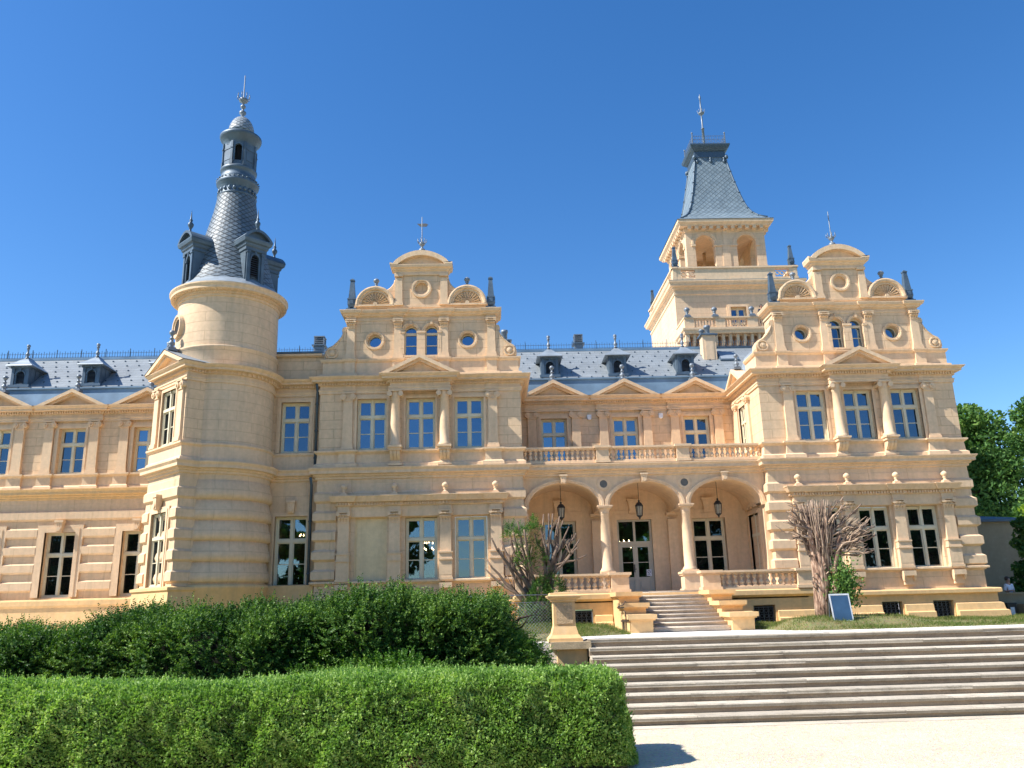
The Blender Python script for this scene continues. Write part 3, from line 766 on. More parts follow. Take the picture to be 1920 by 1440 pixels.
        n = len(arc); vs = [(x, y0+.08, z) for x, z in arc]+[(x, y0+.4, z) for x, z in arc]
        vs += [(s*A, y0+.08, 14.1), (s*A, y0+.4, 14.1)]
        mb.add(vs, [(2*n, i, i+1) for i in range(n-1)]+[(i, i+1, i+1+n, i+n) for i in range(n-1)])
        mb.tube([(x, y0+.2, z+.02) for x, z in arc[1:-2]], .05, 5, 0)
    pm('gable_top', mb, [M_ASH], PAL, M)
    for x in (-1.02, 1.02): pilaster(x, M, 14.05, 15.56, .34, .09, None, .2, y=y0)
    mb = MB()
    mb.mold([(-A, y0+.5), (-A, y0-.06), (A, y0-.06), (A, y0+.5)], [(0, 15.5), (.02, 15.52), (.02, 15.60), (0, 15.62), (0, 15.70), (.06, 15.73), (.08, 15.80), (.18, 15.84), (.21, 15.94), (.21, 15.97), (-.1, 15.99)])
    h0 = 15.97; rr = 1.42
    def seg(hw_, hh): return [(-hw_+2*hw_*k/20, h0+hh*math.sin(math.pi*k/20)**.72) for k in range(21)]
    o1 = seg(rr-.18, .66); i1 = seg(rr-.42, .46)
    o1 = [(-rr, h0), (-rr, h0+.10)]+[(x, z+.06) for x, z in seg(rr-.14, .62)]+[(rr, h0+.10), (rr, h0)]
    i1 = [(-rr+.3, h0)]+[( (x), z) for x, z in seg(rr-.36, .44)]+[(rr-.3, h0)]
    K = 24
    def samp(pl, k):
        t = k/K*(len(pl)-1); a = min(int(t), len(pl)-2); f = t-a; return (pl[a][0]*(1-f)+pl[a+1][0]*f, pl[a][1]*(1-f)+pl[a+1][1]*f)
    for k in range(K):
        q = [samp(o1, k), samp(o1, k+1), samp(i1, k+1), samp(i1, k)]
        vs = [(x, y0-.28, z) for x, z in q]+[(x, y0+.5, z) for x, z in q]
        mb.add(vs, [(0, 1, 2, 3), (4, 5, 6, 7), (0, 1, 5, 4), (3, 2, 6, 7)])
    mb.prism(i1, y0-.04, y0+.1)
    pm('segmental_pediment', mb, [M_STO], PAL, M)
    for s in (-1, 1):
        obelisk(PAL, M @ T(s*3.14, y0+.14, 13.86), 1.08)
        urn_ball('urn', PAL, M @ T(s*2.07, y0+.2, 14.96), [M_STEEL], .95)
    vane(PAL, M @ T(0, y0+.25, 16.55), R_(-18) if cx < 0 else R_(62), 2.0)
    # --- roof behind the gable
    mb = MB(); ry = 11.3
    mb.add([(-4.2, 1.2, 10.8), (-2.6, 1.2, 13.3), (2.6, 1.2, 13.3), (4.2, 1.2, 10.8), (-4.2, 9, 10.8), (-2.6, 9, 13.3), (2.6, 9, 13.3), (4.2, 9, 10.8)],
           [(0, 1, 5, 4), (1, 2, 6, 5), (2, 3, 7, 6), (0, 1, 2, 3)])
    mb.box(-4.3, -4.1, .6, 5, 10.7, 10.95); mb.box(4.1, 4.3, .6, 5, 10.7, 10.95)
    pm('roof', mb, [M_ZINCL], PAL, M)

def grille_mesh():
    mb = MB()
    mb.box(-.42, .42, .22, .24, 0, .74, 1)
    for k in range(5): x = -.36+k*.18; mb.box(x-.010, x+.010, 0, .02, .02, .72)
    mb.box(-.41, .41, -.002, .018, .03, .055); mb.box(-.41, .41, -.002, .018, .68, .705)
    for k in range(4):
        x = -.27+k*.18
        for z in (.18, .37, .56): mb.tube([(x+.065*math.cos(t), .0, z+.065*math.sin(t)) for t in [i*2*math.pi/10 for i in range(11)]], .009, 4)
    return mb.mesh('cellar_grille', [plain('grille_iron', (.10, .12, .14), .5, .3), M_DARK])
GRILLE = grille_mesh()
wing(-3.0, True)
wing(16.2, False)

# ------------------------------------------------------------------ main block behind (facade plane y = 39.3)
YB = 39.3
def main_block(bays, xa, xb, ground, side=False):
    M = T(0, YB, 0)
    mb = MB()
    mb.wall(xa, xb, 6.3 if ground else 6.7, 10.05, 0, [(x-.63, x+.63, 7.42, 9.62) for x in bays], .26)
    pm('wall', mb, [M_ASH], PAL, M)
    for x in bays: surround(M, x, 7.42, 1.26, 2.20, .20)
    pth = [(xa, 0)]
    for x in bays: pth += [(x-1.36, 0), (x-1.36, -.10), (x+1.36, -.10), (x+1.36, 0)]
    pth += [(xb, 0)]
    mb = MB(); mb.mold(pth, PR(9.95, .45)); mb.dentils(pth, .17, 10.31, 10.42, .06, .055, .1); mb.box(xa, xb, .01, .5, 10.4, 10.75)
    pm('cornice', mb, [M_STO], PAL, M)
    mb = MB(); mb.mold(pth if not ground else [(xa, 0)]+[q for x in bays for s in (-1.07, 1.07) for q in ((x+s-.3, 0), (x+s-.3, -.12), (x+s+.3, -.12), (x+s+.3, 0))]+[(xb, 0)],
        [(0, 6.7), (.12, 6.7), (.11, 6.80), (.03, 6.86), (.03, 7.24), (.07, 7.28), (.14, 7.34), (.14, 7.40), (0, 7.43)])
    pm('pedestal_course', mb, [M_STO], PAL, M)
    for x in bays:
        window(x, 7.42, 1.26, 2.20, M)
        for s in (-1.07, 1.07): pilaster(x+s, M, 7.42, 9.97, .44, .14, 'ionic', .34)
        pb = MB(); pediment(pb, 1.62, 10.66, 11.46, -.14, -.54); pm('pediment', pb, [M_STO], PAL, M @ T(x, 0, 0))
        pawn('finial', PAL, M @ T(x, -.05, 11.42))
    if ground:
        mb = MB()
        mb.wall(xa, xb, 1.6, 6.3, 0, [(x-.70, x+.70, 1.76, 4.68) for x in bays], .32)
        ends = [xa]+[q for x in bays for q in (x-1.05, x+1.05)]+[xb]
        for a, b in zip(ends[0::2], ends[1::2]): rustic(mb, [(a, 0), (b, 0)], COURSES[:4])
        rustic(mb, [(xa, 0), (xb, 0)], [5.21], .12)
        pm('rusticated_wall', mb, [M_RUS], PAL, M)
        mb = MB()
        mb.mold([(xa, 0), (xb, 0)], PG(6.2, 6.68, .36)); mb.mold([(xa, 0), (xb, 0)], [(.1, G0), (.42, G0), (.40, .3), (.28, .36), (.22, 1.3), (.3, 1.4), (.3, 1.60), (.26, 1.66), (-.1, 1.70)])
        pm('cornice', mb, [M_OCH], PAL, M)
        for x in bays: surround(M, x, 1.76, 1.40, 2.92, .34, .12)
        for x in bays:
            window(x, 1.76, 1.40, 2.92, M, 'cross', M_GLASSD); keystone(M, x, 4.66, .36, .56, -.10)
    # roof
    mb = MB()
    x0, x1 = xa-.3, xb+.3
    prof = [(-.10, 10.74), (.42, 10.86), (.52, 11.70), (.44, 11.72), (.44, 11.80), (.90, 11.87)]
    for (a, b) in zip(prof[:-1], prof[1:]):
        mb.add([(x0, a[0], a[1]), (x1, a[0], a[1]), (x1, b[0], b[1]), (x0, b[0], b[1])], [(0, 1, 2, 3)], 1)
    mb.add([(x0, .88, 11.84), (x1, .88, 11.84), (x1, 3.9, 14.30), (x0, 3.9, 14.30)], [(0, 1, 2, 3)], 0)
    mb.add([(x0, 3.9, 14.30), (x1, 3.9, 14.30), (x1, 8.0, 11.0), (x0, 8.0, 11.0)], [(0, 1, 2, 3)], 0)
    mb.box(x0, x1, 3.78, 4.05, 14.22, 14.36, 1)
    n = int((x1-x0)/.62)
    for r in range(6):
        yy = 1.05+r*.50; zz = 11.84+(yy-.88)*(14.30-11.84)/(3.9-.88)
        for k in range(n):
            x = x0+(k+.5*(r % 2)+.25)*.62+random.uniform(-.05, .05); mb.box(x-.03, x+.03, yy-.05, yy+.02, zz-.02, zz+.045, 2)
    pm('roof', mb, [M_SLATE, M_BAND, M_PIPE], PAL, M)
    mb = MB()
    for z in (14.42, 14.62): mb.box(x0, x1, 3.905, 3.925, z, z+.015)
    k = int((x1-x0)/.14)
    for i in range(k): x = x0+(i+.5)*.14; mb.box(x-.006, x+.006, 3.9, 3.93, 14.36, 14.76 if i % 2 else 14.70)
    for i in range(int((x1-x0)/1.3)): x = x0+i*1.3; mb.box(x-.012, x+.012, 3.89, 3.94, 14.36, 14.86)
    pm('roof_railing', mb, [M_PIPE], PAL, M)
    for x in bays: dormer(M @ T(x, 1.15, 12.02))

_dm = {}
def dormer(M):
    if not _dm:
        mb = MB()
        mb.add([(-.44, 0, 0), (.44, 0, 0), (.44, 0, 1.08), (-.44, 0, 1.08), (-.44, 1.9, .3), (.44, 1.9, .3), (.44, 1.9, 1.08), (-.44, 1.9, 1.08)], [(0,4,7,3), (1,5,6,2), (3,2,6,7)])
        mb.wall(-.44, .44, 0, 1.08, 0, [(-.20, .20, .20, .84, .20)], .12)
        for s in (-1, 1):
            mb.box(s*.36-.07, s*.36+.07, -.05, 0, .10, 1.05)
            for k in range(4): mb.box(s*.44-.02 if s < 0 else .44, s*.44 if s < 0 else .46, .10+k*.42, .40+k*.42, .16+.12*k, .98)
        mb.box(-.52, .52, -.10, .1, 0, .14); mb.box(-.48, .48, -.07, .05, .98, 1.08)
        mb.ring(0, .64, 0, [(.20, 0), (.20, .04), (.27, .04), (.27, 0)], 16, 0, math.pi); mb.box(-.05, .05, -.07, 0, .84, .98)
        _dm['dormer'] = mb.mesh('dormer', [M_ZINC])
        mb = MB(); mb.box(-.2, .2, .10, .12, .2, .84, 1)
        for k in range(9): z = .22+k*.066; mb.add([(-.2, .02, z), (.2, .02, z), (.2, .09, z+.045), (-.2, .09, z+.045)], [(0, 1, 2, 3)])
        _dm['louvre'] = mb.mesh('louvre', [M_STEEL, M_DARK])
        mb = MB()
        lv = [(.66, .66, 1.08, -.28), (.62, .62, 1.14, -.24), (.40, .40, 1.30, -.02), (.36, .36, 1.34, .02), (.28, .28, 1.42, .1), (.22, .22, 1.48, .16), (.10, .10, 1.60, .32), (.03, .03, 1.72, .42)]
        vs = []
        for a, b, z, yf in lv:
            yb = 2.1 if z < 1.2 else 1.9-(z-1.08)*1.5; vs += [(-a, yf, z), (a, yf, z), (a, max(yb, yf+.1), z), (-a, max(yb, yf+.1), z)]
        fs = [(0, 3, 2, 1)]
        for k in range(len(lv)-1): fs += [(k*4+i, k*4+(i+1) % 4, k*4+4+(i+1) % 4, k*4+4+i) for i in range(4)]
        mb.add(vs, fs); _dm['dormer_roof'] = mb.mesh('dormer_roof', [M_ZINCL])
        mb = MB(); mb.lathe([(.10, 1.66), (.05, 1.74), (.10, 1.82), (.085, 1.9), (.05, 1.95), (.05, 2.12), (.09, 2.16), (.06, 2.2), (.09, 2.28), (.09, 2.34), (0, 2.40)], 0, .40, 12)
        _dm['finial'] = mb.mesh('finial', [M_STEEL])
    o = put('dormer', _dm['dormer'], PAL, M)
    for k in ('louvre', 'dormer_roof', 'finial'): put(k, _dm[k], o, M)

CB = (3.1, 6.58, 10.07)
main_block(CB, 1.0, 12.2, False)
main_block((-27.05, -23.5, -19.98, -16.43), -29.5, -9.2, True)
mb = MB()
for x in (4.83, 8.33): mb.box(x-.09, x+.09, -.16, 0, 9.55, 9.74)
for i, x in enumerate((4.83, 8.33)):
    q = MB(); q.box(-.10, .10, -.14, 0, 0, .20); q.frus(0, -.08, -.05, 0, .05, .04, .09, .06)
    pm('floodlight', q, [M_WHITE], PAL, T(x, YB, 9.56))
# roof links behind wings, ridge and chimneys
mb = MB()
for xa, xb in ((-9.0, 1.0), (12.2, 21.0)):
    mb.add([(xa, 40.1, 11.84), (xb, 40.1, 11.84), (xb, 43.2, 14.30), (xa, 43.2, 14.30)], [(0, 1, 2, 3)]); mb.add([(xa, 43.2, 14.30), (xb, 43.2, 14.30), (xb, 47.3, 11.0), (xa, 47.3, 11.0)], [(0, 1, 2, 3)])
pm('roof', mb, [M_SLATE], PAL, I4)
for xa, xb in ((-9.4, -1), (12.4, 20)):
    mb = MB()
    for i in range(int((xb-xa)/.14)): x = xa+i*.14; mb.box(x-.009, x+.009, 43.2, 43.23, 14.30, 14.74)
    for z in (14.42, 14.62): mb.box(xa, xb, 43.205, 43.225, z, z+.015)
    mb.box(xa, xb, 43.1, 43.33, 14.24, 14.36)
    pm('roof_railing', mb, [M_PIPE], PAL, I4)
def chimney(x, y, z0, z1, w, d, mat, pots, slat=False):
    mb = MB(); mb.box(-w, w, -d, d, z0, z1); mb.box(-w*.62, w*.62, -d-.02, -d, z0+.35, z1-.3)
    c = MB(); c.box(-w-.10, w+.10, -d-.10, d+.10, z1, z1+.07); c.frus(0, 0, z1+.07, z1+.14, w+.06, d+.06, w-.05, d-.05)
    M = T(x, y, 0); o = pm('chimney', mb, [mat], PAL, M); pm('chimney_cap', c, [M_ZINC], o, M)
    for (px, py, h, r) in pots:
        q = MB(); q.lathe([(r, z1+.1), (r, z1+h*.75), (r*1.25, z1+h*.78), (r*1.25, z1+h), (0, z1+h+.02)], n=14); pm('chimney_pot', q, [M_STEEL], o, M @ T(px, py, 0))
    if slat:
        q = MB()
        for s in (-1, 1):
            for t in (-1, 1): q.box(s*w*.9-.03, s*w*.9+.03, t*d*.9-.03, t*d*.9+.03, z1+.1, z1+.55)
        for k in range(3): q.box(-w*.95, w*.95, -d*.95, d*.95, z1+.18+k*.12, z1+.22+k*.12)
        q.box(-w*1.05, w*1.05, -d*1.05, d*1.05, z1+.55, z1+.62); pm('chimney_cowl', q, [M_STEEL], o, M)
chimney(11.80, 42.2, 12.9, 14.62, .36, .30, M_STO, [(.02, 0, .62, .14), (-.22, .25, .45, .11), (-.3, 0, .4, .1)])
chimney(-10.0, 47, 13.0, 15.95, .30, .3, M_STEEL, [], True)
chimney(.95, 47, 13.0, 16.05, .32, .3, M_ZINC, [(0, 0, .75, .17)])
chimney(5.35, 47, 13.0, 15.80, .25, .25, M_STEEL, [], True)
q = MB(); q.box(-.50, .50, -.55, .55, 0, .08); q.box(-.42, .42, -.47, .47, .08, .10, 1)
pm('skylight', q, [M_ZINC, M_ZINCL], PAL, T(12.75, 42.1, 13.45) @ Matrix.Rotation(R_(39), 4, 'X'))

# recess between round tower and left wing (plane y = 35.35)
YR = 35.35; XR = -8.45
M = T(0, YR, 0)
mb = MB()
mb.wall(-10.4, -7.3, 6.7, 10.05, 0, [(XR-.63, XR+.63, 7.46, 9.70)], .26); mb.wall(-10.4, -7.3, 10.7, 11.85, .1, [], .1)
pm('wall', mb, [M_ASH], PAL, M)
mb = MB(); mb.wall(-10.4, -7.3, G0, 6.3, 0, [(XR-.68, XR+.68, 1.82, 4.75)], .3)
rustic(mb, [(-10.4, 0), (XR-.95, 0)], [3.61], .03); pm('wall', mb, [M_RUS], PAL, M)
surround(M, XR, 7.46, 1.26, 2.24, .18); surround(M, XR, 1.82, 1.36, 2.93, .16)
mb = MB(); pth = [(-10.4, 0), (-7.4, 0)]
mb.mold(pth, PR(9.95, .45)); mb.dentils(pth, .17, 10.31, 10.42, .06, .055, .1); mb.box(-10.4, -7.4, .0, .3, 10.5, 10.72); pm('cornice', mb, [M_STO], PAL, M); mb = MB(); mb.mold(pth, PG(6.2, 6.68, .36))
mb.mold(pth, [(0, 6.7), (.05, 6.7), (.03, 7.28), (.10, 7.36), (.10, 7.43), (0, 7.46)]); pm('cornice', mb, [M_STO], PAL, M); mb = MB(); mb.mold(pth, [(.1, G0), (.3, G0), (.25, 1.3), (.3, 1.8), (.3, 1.9), (0, 1.94)]); pm('plinth', mb, [M_OCH], PAL, M); mb = MB(); mb.mold(pth, [(0, 11.78), (.10, 11.82), (.10, 11.9), (0, 11.92)])
pm('cornice', mb, [M_STO], PAL, M)
window(XR, 7.46, 1.26, 2.24, M); window(XR, 1.82, 1.36, 2.93, M, 'cross', M_GLASSD); keystone(M, XR, 4.86, .34, .54)
mb = MB(); mb.add([(-10.4, 0, 11.9), (-7.3, 0, 11.9), (-7.3, 4.9, 12.3), (-10.4, 4.9, 12.3)], [(0, 1, 2, 3)]); mb.box(-10.4, -7.4, -.12, .0, 11.92, 12.0)
pm('roof', mb, [M_ZINC], PAL, M)
# drain pipes in the corner
for (z0, z1, x, y) in ((6.75, 10.3, -7.50, 35.2), (-.2, 6.2, -7.62, 35.2)):
    q = MB(); q.tube([(0, -.30, z1+.1), (0, -.05, z1-.18), (0, -.08, z0)], .06, 10); 
    for k in range(3): zz = z0+.4+k*(z1-z0)/3; q.tube([(0, -.08, zz), (0, -.08, zz+.06)], .075, 10)
    pm('drain_pipe', q, [M_PIPE], PAL, T(x, y, 0))

# ------------------------------------------------------------------ loggia, balcony
M = T(0, 35.5, 0)
mb = MB()
ops = [(x-1.52, x+1.52, 1.2, 5.90, .98) for x in CB]
mb.wall(1.3, 11.9, 4.90, 6.3, 0, [(x-1.52, x+1.52, 4.90, 5.92, 1.0) for x in CB], .45)
pm('arcade_wall', mb, [M_STO], PAL, M)
mb = MB()
for x in CB: mb.ring(x, 4.93, 0, [(1.52, -.02), (1.52, .05), (1.60, .05), (1.61, .08), (1.72, .08), (1.73, 0)], 36, 0, math.pi, ez=.665)
pm('archivolt', mb, [M_STO], PAL, M)
for x in CB: keystone(M, x, 5.86, .30, .40, -.02)
for x in (4.84, 8.35):
    q = MB(); q.ring(0, 0, 0, [(.27, 0), (.27, .04), (.17, .04), (.16, .0)], 24); q.prism(arcp(0, 0, .165, .165, 0, 345, 23), -.02, .0, 1); pm('roundel', q, [M_STO, plain('roundel_bronze', (.13, .125, .11), .6)], PAL, M @ T(x, 0, 5.85))
# vault and side/back walls of the loggia
mb = MB()
for x in CB:
    n = 20; vs = []
    for k in range(n+1):
        a = math.pi*k/n; vs += [(x+1.60*math.cos(a), .44, 4.93+1.06*math.sin(a)), (x+1.60*math.cos(a), 3.3, 4.93+1.06*math.sin(a))]
    mb.add(vs, [(2*k, 2*k+1, 2*k+3, 2*k+2) for k in range(n)], 0, None, True)
for xa, xb in ((4.70, 4.98), (8.19, 8.47)): mb.box(xa-.02, xb+.02, .3, 3.2, 4.86, 4.98)
mb.wall(1.2, 12.0, 1.2, 6.3, 3.0, [(3.1-.76, 3.1+.76, 1.95, 4.58), (6.56-.80, 6.56+.80, 1.25, 4.58), (10.03-.76, 10.03+.76, 1.95, 4.58)], .2)
mb.box(1.2, 12.0, .0, 3.3, 6.28, 6.5)
pm('loggia_wall', mb, [M_STO], PAL, M)
for x in (3.1, 10.03): surround(M @ T(0, 3.0, 0), x, 1.95, 1.52, 2.63, .42)
surround(M @ T(0, 3.0, 0), 6.56, 1.25, 1.60, 3.33, .42)
for x in (3.1, 6.56, 10.03):
    q = MB(); q.box(-.22, .22, -.14, 0, 0, .12); q.frus(0, -.09, .12, .58, .18, .08, .25, .10); q.box(-.28, .28, -.22, 0, .58, .66); pm('keystone', q, [M_STO], PAL, M @ T(x, 3.0, 4.86))
Mb = M @ T(0, 3.0, 0)
window(3.1, 1.95, 1.52, 2.63, Mb, 'cross', M_GLASS); window(10.03, 1.95, 1.52, 2.63, Mb, 'cross', M_GLASSD)
for x in (4.82, 8.33): pilaster(x, Mb, 1.25, 4.86, .50, .22, None, .3)
# side window of the right wing looking into the loggia
Ms = T(11.85, 35.0, 0) @ Matrix(((0, 1, 0, 0), (-1, 0, 0, 0), (0, 0, 1, 0), (0, 0, 0, 1)))
q = MB(); q.wall(-4.2, -.4, 1.2, 6.4, -.03, [(-2.95, -1.55, 1.95, 4.58)], .2); pm('loggia_side_wall', q, [M_STO], PAL, Ms)
window(-2.25, 1.95, 1.4, 2.63, Ms, 'cross', M_GLASSD, .0)
q = MB(); archit(q, -2.25, 1.95, 1.4, 2.63, .2, .08); q.M = T(-2.25, 0, 0); pediment(q, 1.0, 4.86, 5.25, -.06, -.2); q.M = None; pm('window_surround', q, [M_STO], PAL, Ms)
for x in (4.84, 8.35): column(x, .20, 2.08, 4.93, M, .215, .36, 'tuscan')
for x in (1.42, 11.78): pilaster(x, M, 1.25, 4.93, .30, .10, None, .3)
for x in (4.84, 8.35):
    q = MB(); q.box(-.40, .40, -.40, .40, 1.25, 1.38); q.box(-.34, .34, -.34, .34, 1.38, 1.92); q.box(-.39, .39, -.39, .39, 1.92, 1.99); q.box(-.43, .43, -.43, .43, 1.99, 2.08)
    pm('column_pedestal', q, [M_STO], PAL, M @ T(x, .20, 0))
# entrance door
q = MB(); w2 = .80; H = 3.33
q.box(-w2, -w2+.09, .02, .14, 0, H); q.box(w2-.09, w2, .02, .14, 0, H); q.box(-w2+.09, w2-.09, .02, .14, H-.08, H); q.box(-w2+.09, w2-.09, -.01, .14, 2.20, 2.34); q.box(-.05, .05, .0, .13, 2.34, H-.08)
dr = pm('door', q, [M_DOOR], PAL, Mb @ T(6.56, .03, 1.25))
for s in (-1, 1):
    q = MB(); a, b = (.0, w2-.09) if s > 0 else (-w2+.09, 0)
    q.box(a, a+.11, .04, .11, .02, 2.2); q.box(b-.11, b, .04, .11, .02, 2.2); q.box(a+.11, b-.11, .04, .11, .02, .14); q.box(a+.11, b-.11, .04, .11, .62, .74); q.box(a+.11, b-.11, .04, .11, 2.08, 2.2); q.box(a+.11, b-.11, .055, .10, 1.38, 1.41)
    q.box(a+.11, b-.11, .07, .10, .14, .62); q.box(a+.18, b-.18, .05, .08, .2, .56)
    pm('door_leaf', q, [M_DOOR], dr)
q = MB(); q.box(-w2+.1, w2-.1, .085, .095, .7, H-.1); pm('pane', q, [M_GLASSD], dr)
q = MB(); q.box(-.10, -.06, .0, .04, .95, 1.30); q.box(-.09, -.07, -.04, .01, 1.08, 1.12); q.box(-.09, .0, -.05, -.03, 1.08, 1.11); pm('door_handle', q, [M_IRON], dr)
# balcony
mb = MB()
mb.mold([(1.2, .0), (12.0, 0)], [(0, 6.20), (.08, 6.22), (.08, 6.30), (.16, 6.34), (.16, 6.42), (.32, 6.46), (.32, 6.58), (.38, 6.66), (.38, 6.70), (-.2, 6.74)])
mb.box(1.2, 12.0, .0, 3.8, 6.5, 6.72)
pm('cornice', mb, [M_STO], PAL, M)
def baluster_mesh(h, r):
    mb = MB(); mb.box(-r*.95, r*.95, -r*.95, r*.95, 0, h*.06); mb.box(-r*.95, r*.95, -r*.95, r*.95, h*.94, h)
    mb.lathe([(r*.7, h*.06), (r*.75, h*.10), (r*.5, h*.14), (r*.95, h*.24), (r, h*.32), (r*.8, h*.42), (r*.42, h*.55), (r*.40, h*.60), (r*.5, h*.64), (r*.75, h*.72), (r*.85, h*.80), (r*.7, h*.88), (r*.6, h*.94)], n=12)
    return mb.mesh('baluster', [M_STO])
BAL1 = baluster_mesh(.46, .095); BAL2 = baluster_mesh(.44, .10)
def balustrade(name, M, xa, xb, z0, z1, peds, bm, dpt=.16, step=.215, pw=.27):
    mb = MB()
    pe = sorted(peds)
    runs = []
    cur = xa
    for p_ in pe:
        if p_-pw > cur+.05: runs.append((cur, p_-pw))
        cur = p_+pw
    if cur < xb-.05: runs.append((cur, xb))
    for a, b in runs:
        mb.box(a, b, -dpt, dpt, z0, z0+.09); mb.box(a, b, -dpt*.85, dpt*.85, z0+.09, z0+.12)
        mb.box(a, b, -dpt*.8, dpt*.8, z1-.13, z1-.08); mb.box(a, b, -dpt*1.1, dpt*1.1, z1-.08, z1)
    for p_ in pe:
        mb.box(p_-pw-.05, p_+pw+.05, -dpt-.10, dpt+.10, z0, z0+.11); mb.box(p_-pw, p_+pw, -dpt-.05, dpt+.05, z0+.11, z1-.14)
        mb.box(p_-pw-.04, p_+pw+.04, -dpt-.09, dpt+.09, z1-.14, z1-.08); mb.box(p_-pw-.09, p_+pw+.09, -dpt-.14, dpt+.14, z1-.08, z1+.02)
    o = pm(name, mb, [M_STO], PAL, M)
    h = z1-.13-(z0+.12)
    for a, b in runs:
        n = max(1, int((b-a)/step))
        for k in range(n): put('baluster', bm, o, M @ T(a+(k+.5)*(b-a)/n, 0, z0+.12) @ Matrix.Diagonal((1, 1, h/(.46 if bm is BAL1 else .44), 1)))
    return o
balustrade('balustrade', T(0, 35.42, 0), 1.38, 11.82, 6.74, 7.46, (4.84, 8.34), BAL1)

# porch terrace in front
PY = 32.4
mb = MB(); M = T(0, PY, 0)
mb.box(1.15, 12.1, .12, 6.1, .9, 1.24)
co = [(3.35-.42, 3.35+.42, -.12, .66), (10.35-.42, 10.35+.42, -.12, .66)]
mb.wall(.95, 12.3, G0, 1.0, .12, co, .3)
for x in (.95, 12.3): mb.add([(x, .12, G0), (x, 3.0, G0), (x, 3.0, 1.0), (x, .12, 1.0)], [(0, 1, 2, 3)])
mb.mold([(.95, 3.0), (.95, .12), (12.3, .12), (12.3, 3.0)], [(0, .95), (.05, .98), (.16, 1.04), (.16, 1.20), (.1, 1.25), (-.4, 1.262)])
for a, b in ((.95, 2.85), (3.85, 4.5), (8.8, 9.85), (10.85, 12.3)):
    mb.mold([(a, .12), (b, .12)], [(0, G0), (.22, G0), (.2, .16), (.12, .2), (.10, .42), (0, .46)])
pm('porch', mb, [M_OCH], PAL, M)
for o in co: put('cellar_grille', GRILLE, PAL, M @ T((o[0]+o[1])/2, .24, o[2]))
q = MB(); q.box(1.3, 12.0, 0, 5.9, 0, .02); pm('porch_floor', q, [M_STEPR], PAL, M @ T(0, .2, 1.262))
balustrade('balustrade', T(0, PY+.2, 0), 1.2, 4.5, 1.26, 1.98, (1.2, 4.86), BAL2, .17, .235, .34)
balustrade('balustrade', T(0, PY+.2, 0), 8.7, 12.0, 1.26, 1.98, (8.38, 12.06), BAL2, .17, .235, .34)
# porch stairs
mb = MB(); rz = .1325; tr = .41
for k in range(10):
    y0 = -3.7+k*tr; z1 = -.075+rz*(k+1)
    mb.box(5.25, 8.0, y0+.03, .3, z1-rz-.02, z1-.055); mb.box(5.25, 8.0, y0, y0+tr+.05, z1-.055, z1)
    mb.tube([(5.25, y0+.005, z1-.028), (8.0, y0+.005, z1-.028)], .03, 8)
pm('porch_stairs', mb, [M_STEPR], PAL, M)
for cx in (4.92, 8.32):
    mb = MB()
    for (ya, yb, zt) in ((-3.95, -2.75, .48), (-2.75, -1.5, .86), (-1.5, .12, 1.25)):
        mb.frus(cx, (ya+yb)/2+.05, G0, zt-.15, .36, (yb-ya)/2-.03, .38, (yb-ya)/2)
        mb.box(cx-.44, cx+.44, ya-.04, yb+.0, zt-.20, zt-.15); mb.box(cx-.49, cx+.49, ya-.10, yb-.001, zt-.15, zt)
    pm('stair_cheek', mb, [M_OCH], PAL, M)

# rooms with lit chandeliers behind three of the openings
def clear_glass():
    m, nt, bs = newmat('clear_window_glass'); g = N(nt, 'ShaderNodeBsdfGlossy'); g.inputs['Roughness'].default_value = .015; g.inputs['Color'].default_value = (.50, .74, 1, 1)
    t = N(nt, 'ShaderNodeBsdfTransparent'); t.inputs[0].default_value = (.75, .75, .72, 1); mx = N(nt, 'ShaderNodeMixShader'); mx.inputs[0].default_value = .19
    nt.links.new(t.outputs[0], mx.inputs[1]); nt.links.new(g.outputs[0], mx.inputs[2]); nt.links.new(mx.outputs[0], nt.nodes['Material Output'].inputs[0]); return m
M_CLEAR = clear_glass()
M_ROOM = plain('dim_room_wall', (.035, .025, .018), .9)
mbulb, ntb, bsb = newmat('lit_bulb'); bsb.inputs['Emission Color'].default_value = (1, .72, .42, 1); bsb.inputs['Emission Strength'].default_value = 14; bsb.inputs['Base Color'].default_value = (.8, .7, .5, 1)
q = MB(); qb = MB(); q.tube([(0, 0, .2), (0, 0, 1.6)], .015, 5); q.lathe([(.02, -.25), (.06, -.1), (.03, .1), (.05, .2)], n=8)
for tier, (rr, zz, nn) in enumerate(((.48, .0, 9), (.28, .28, 6))):
    for k in range(nn):
        a = 2*math.pi*k/nn+tier*.3; c, s_ = math.cos(a), math.sin(a); q.tube([(0, 0, zz-.05), (rr*.5*c, rr*.5*s_, zz-.15), (rr*c, rr*s_, zz)], .012, 4); qb.lathe([(0, zz+.01), (.026, zz+.05), (.0, zz+.13)], rr*c, rr*s_, 6)
CH = (q.mesh('arms', [M_IRON]), qb.mesh('bulbs', [mbulb]))
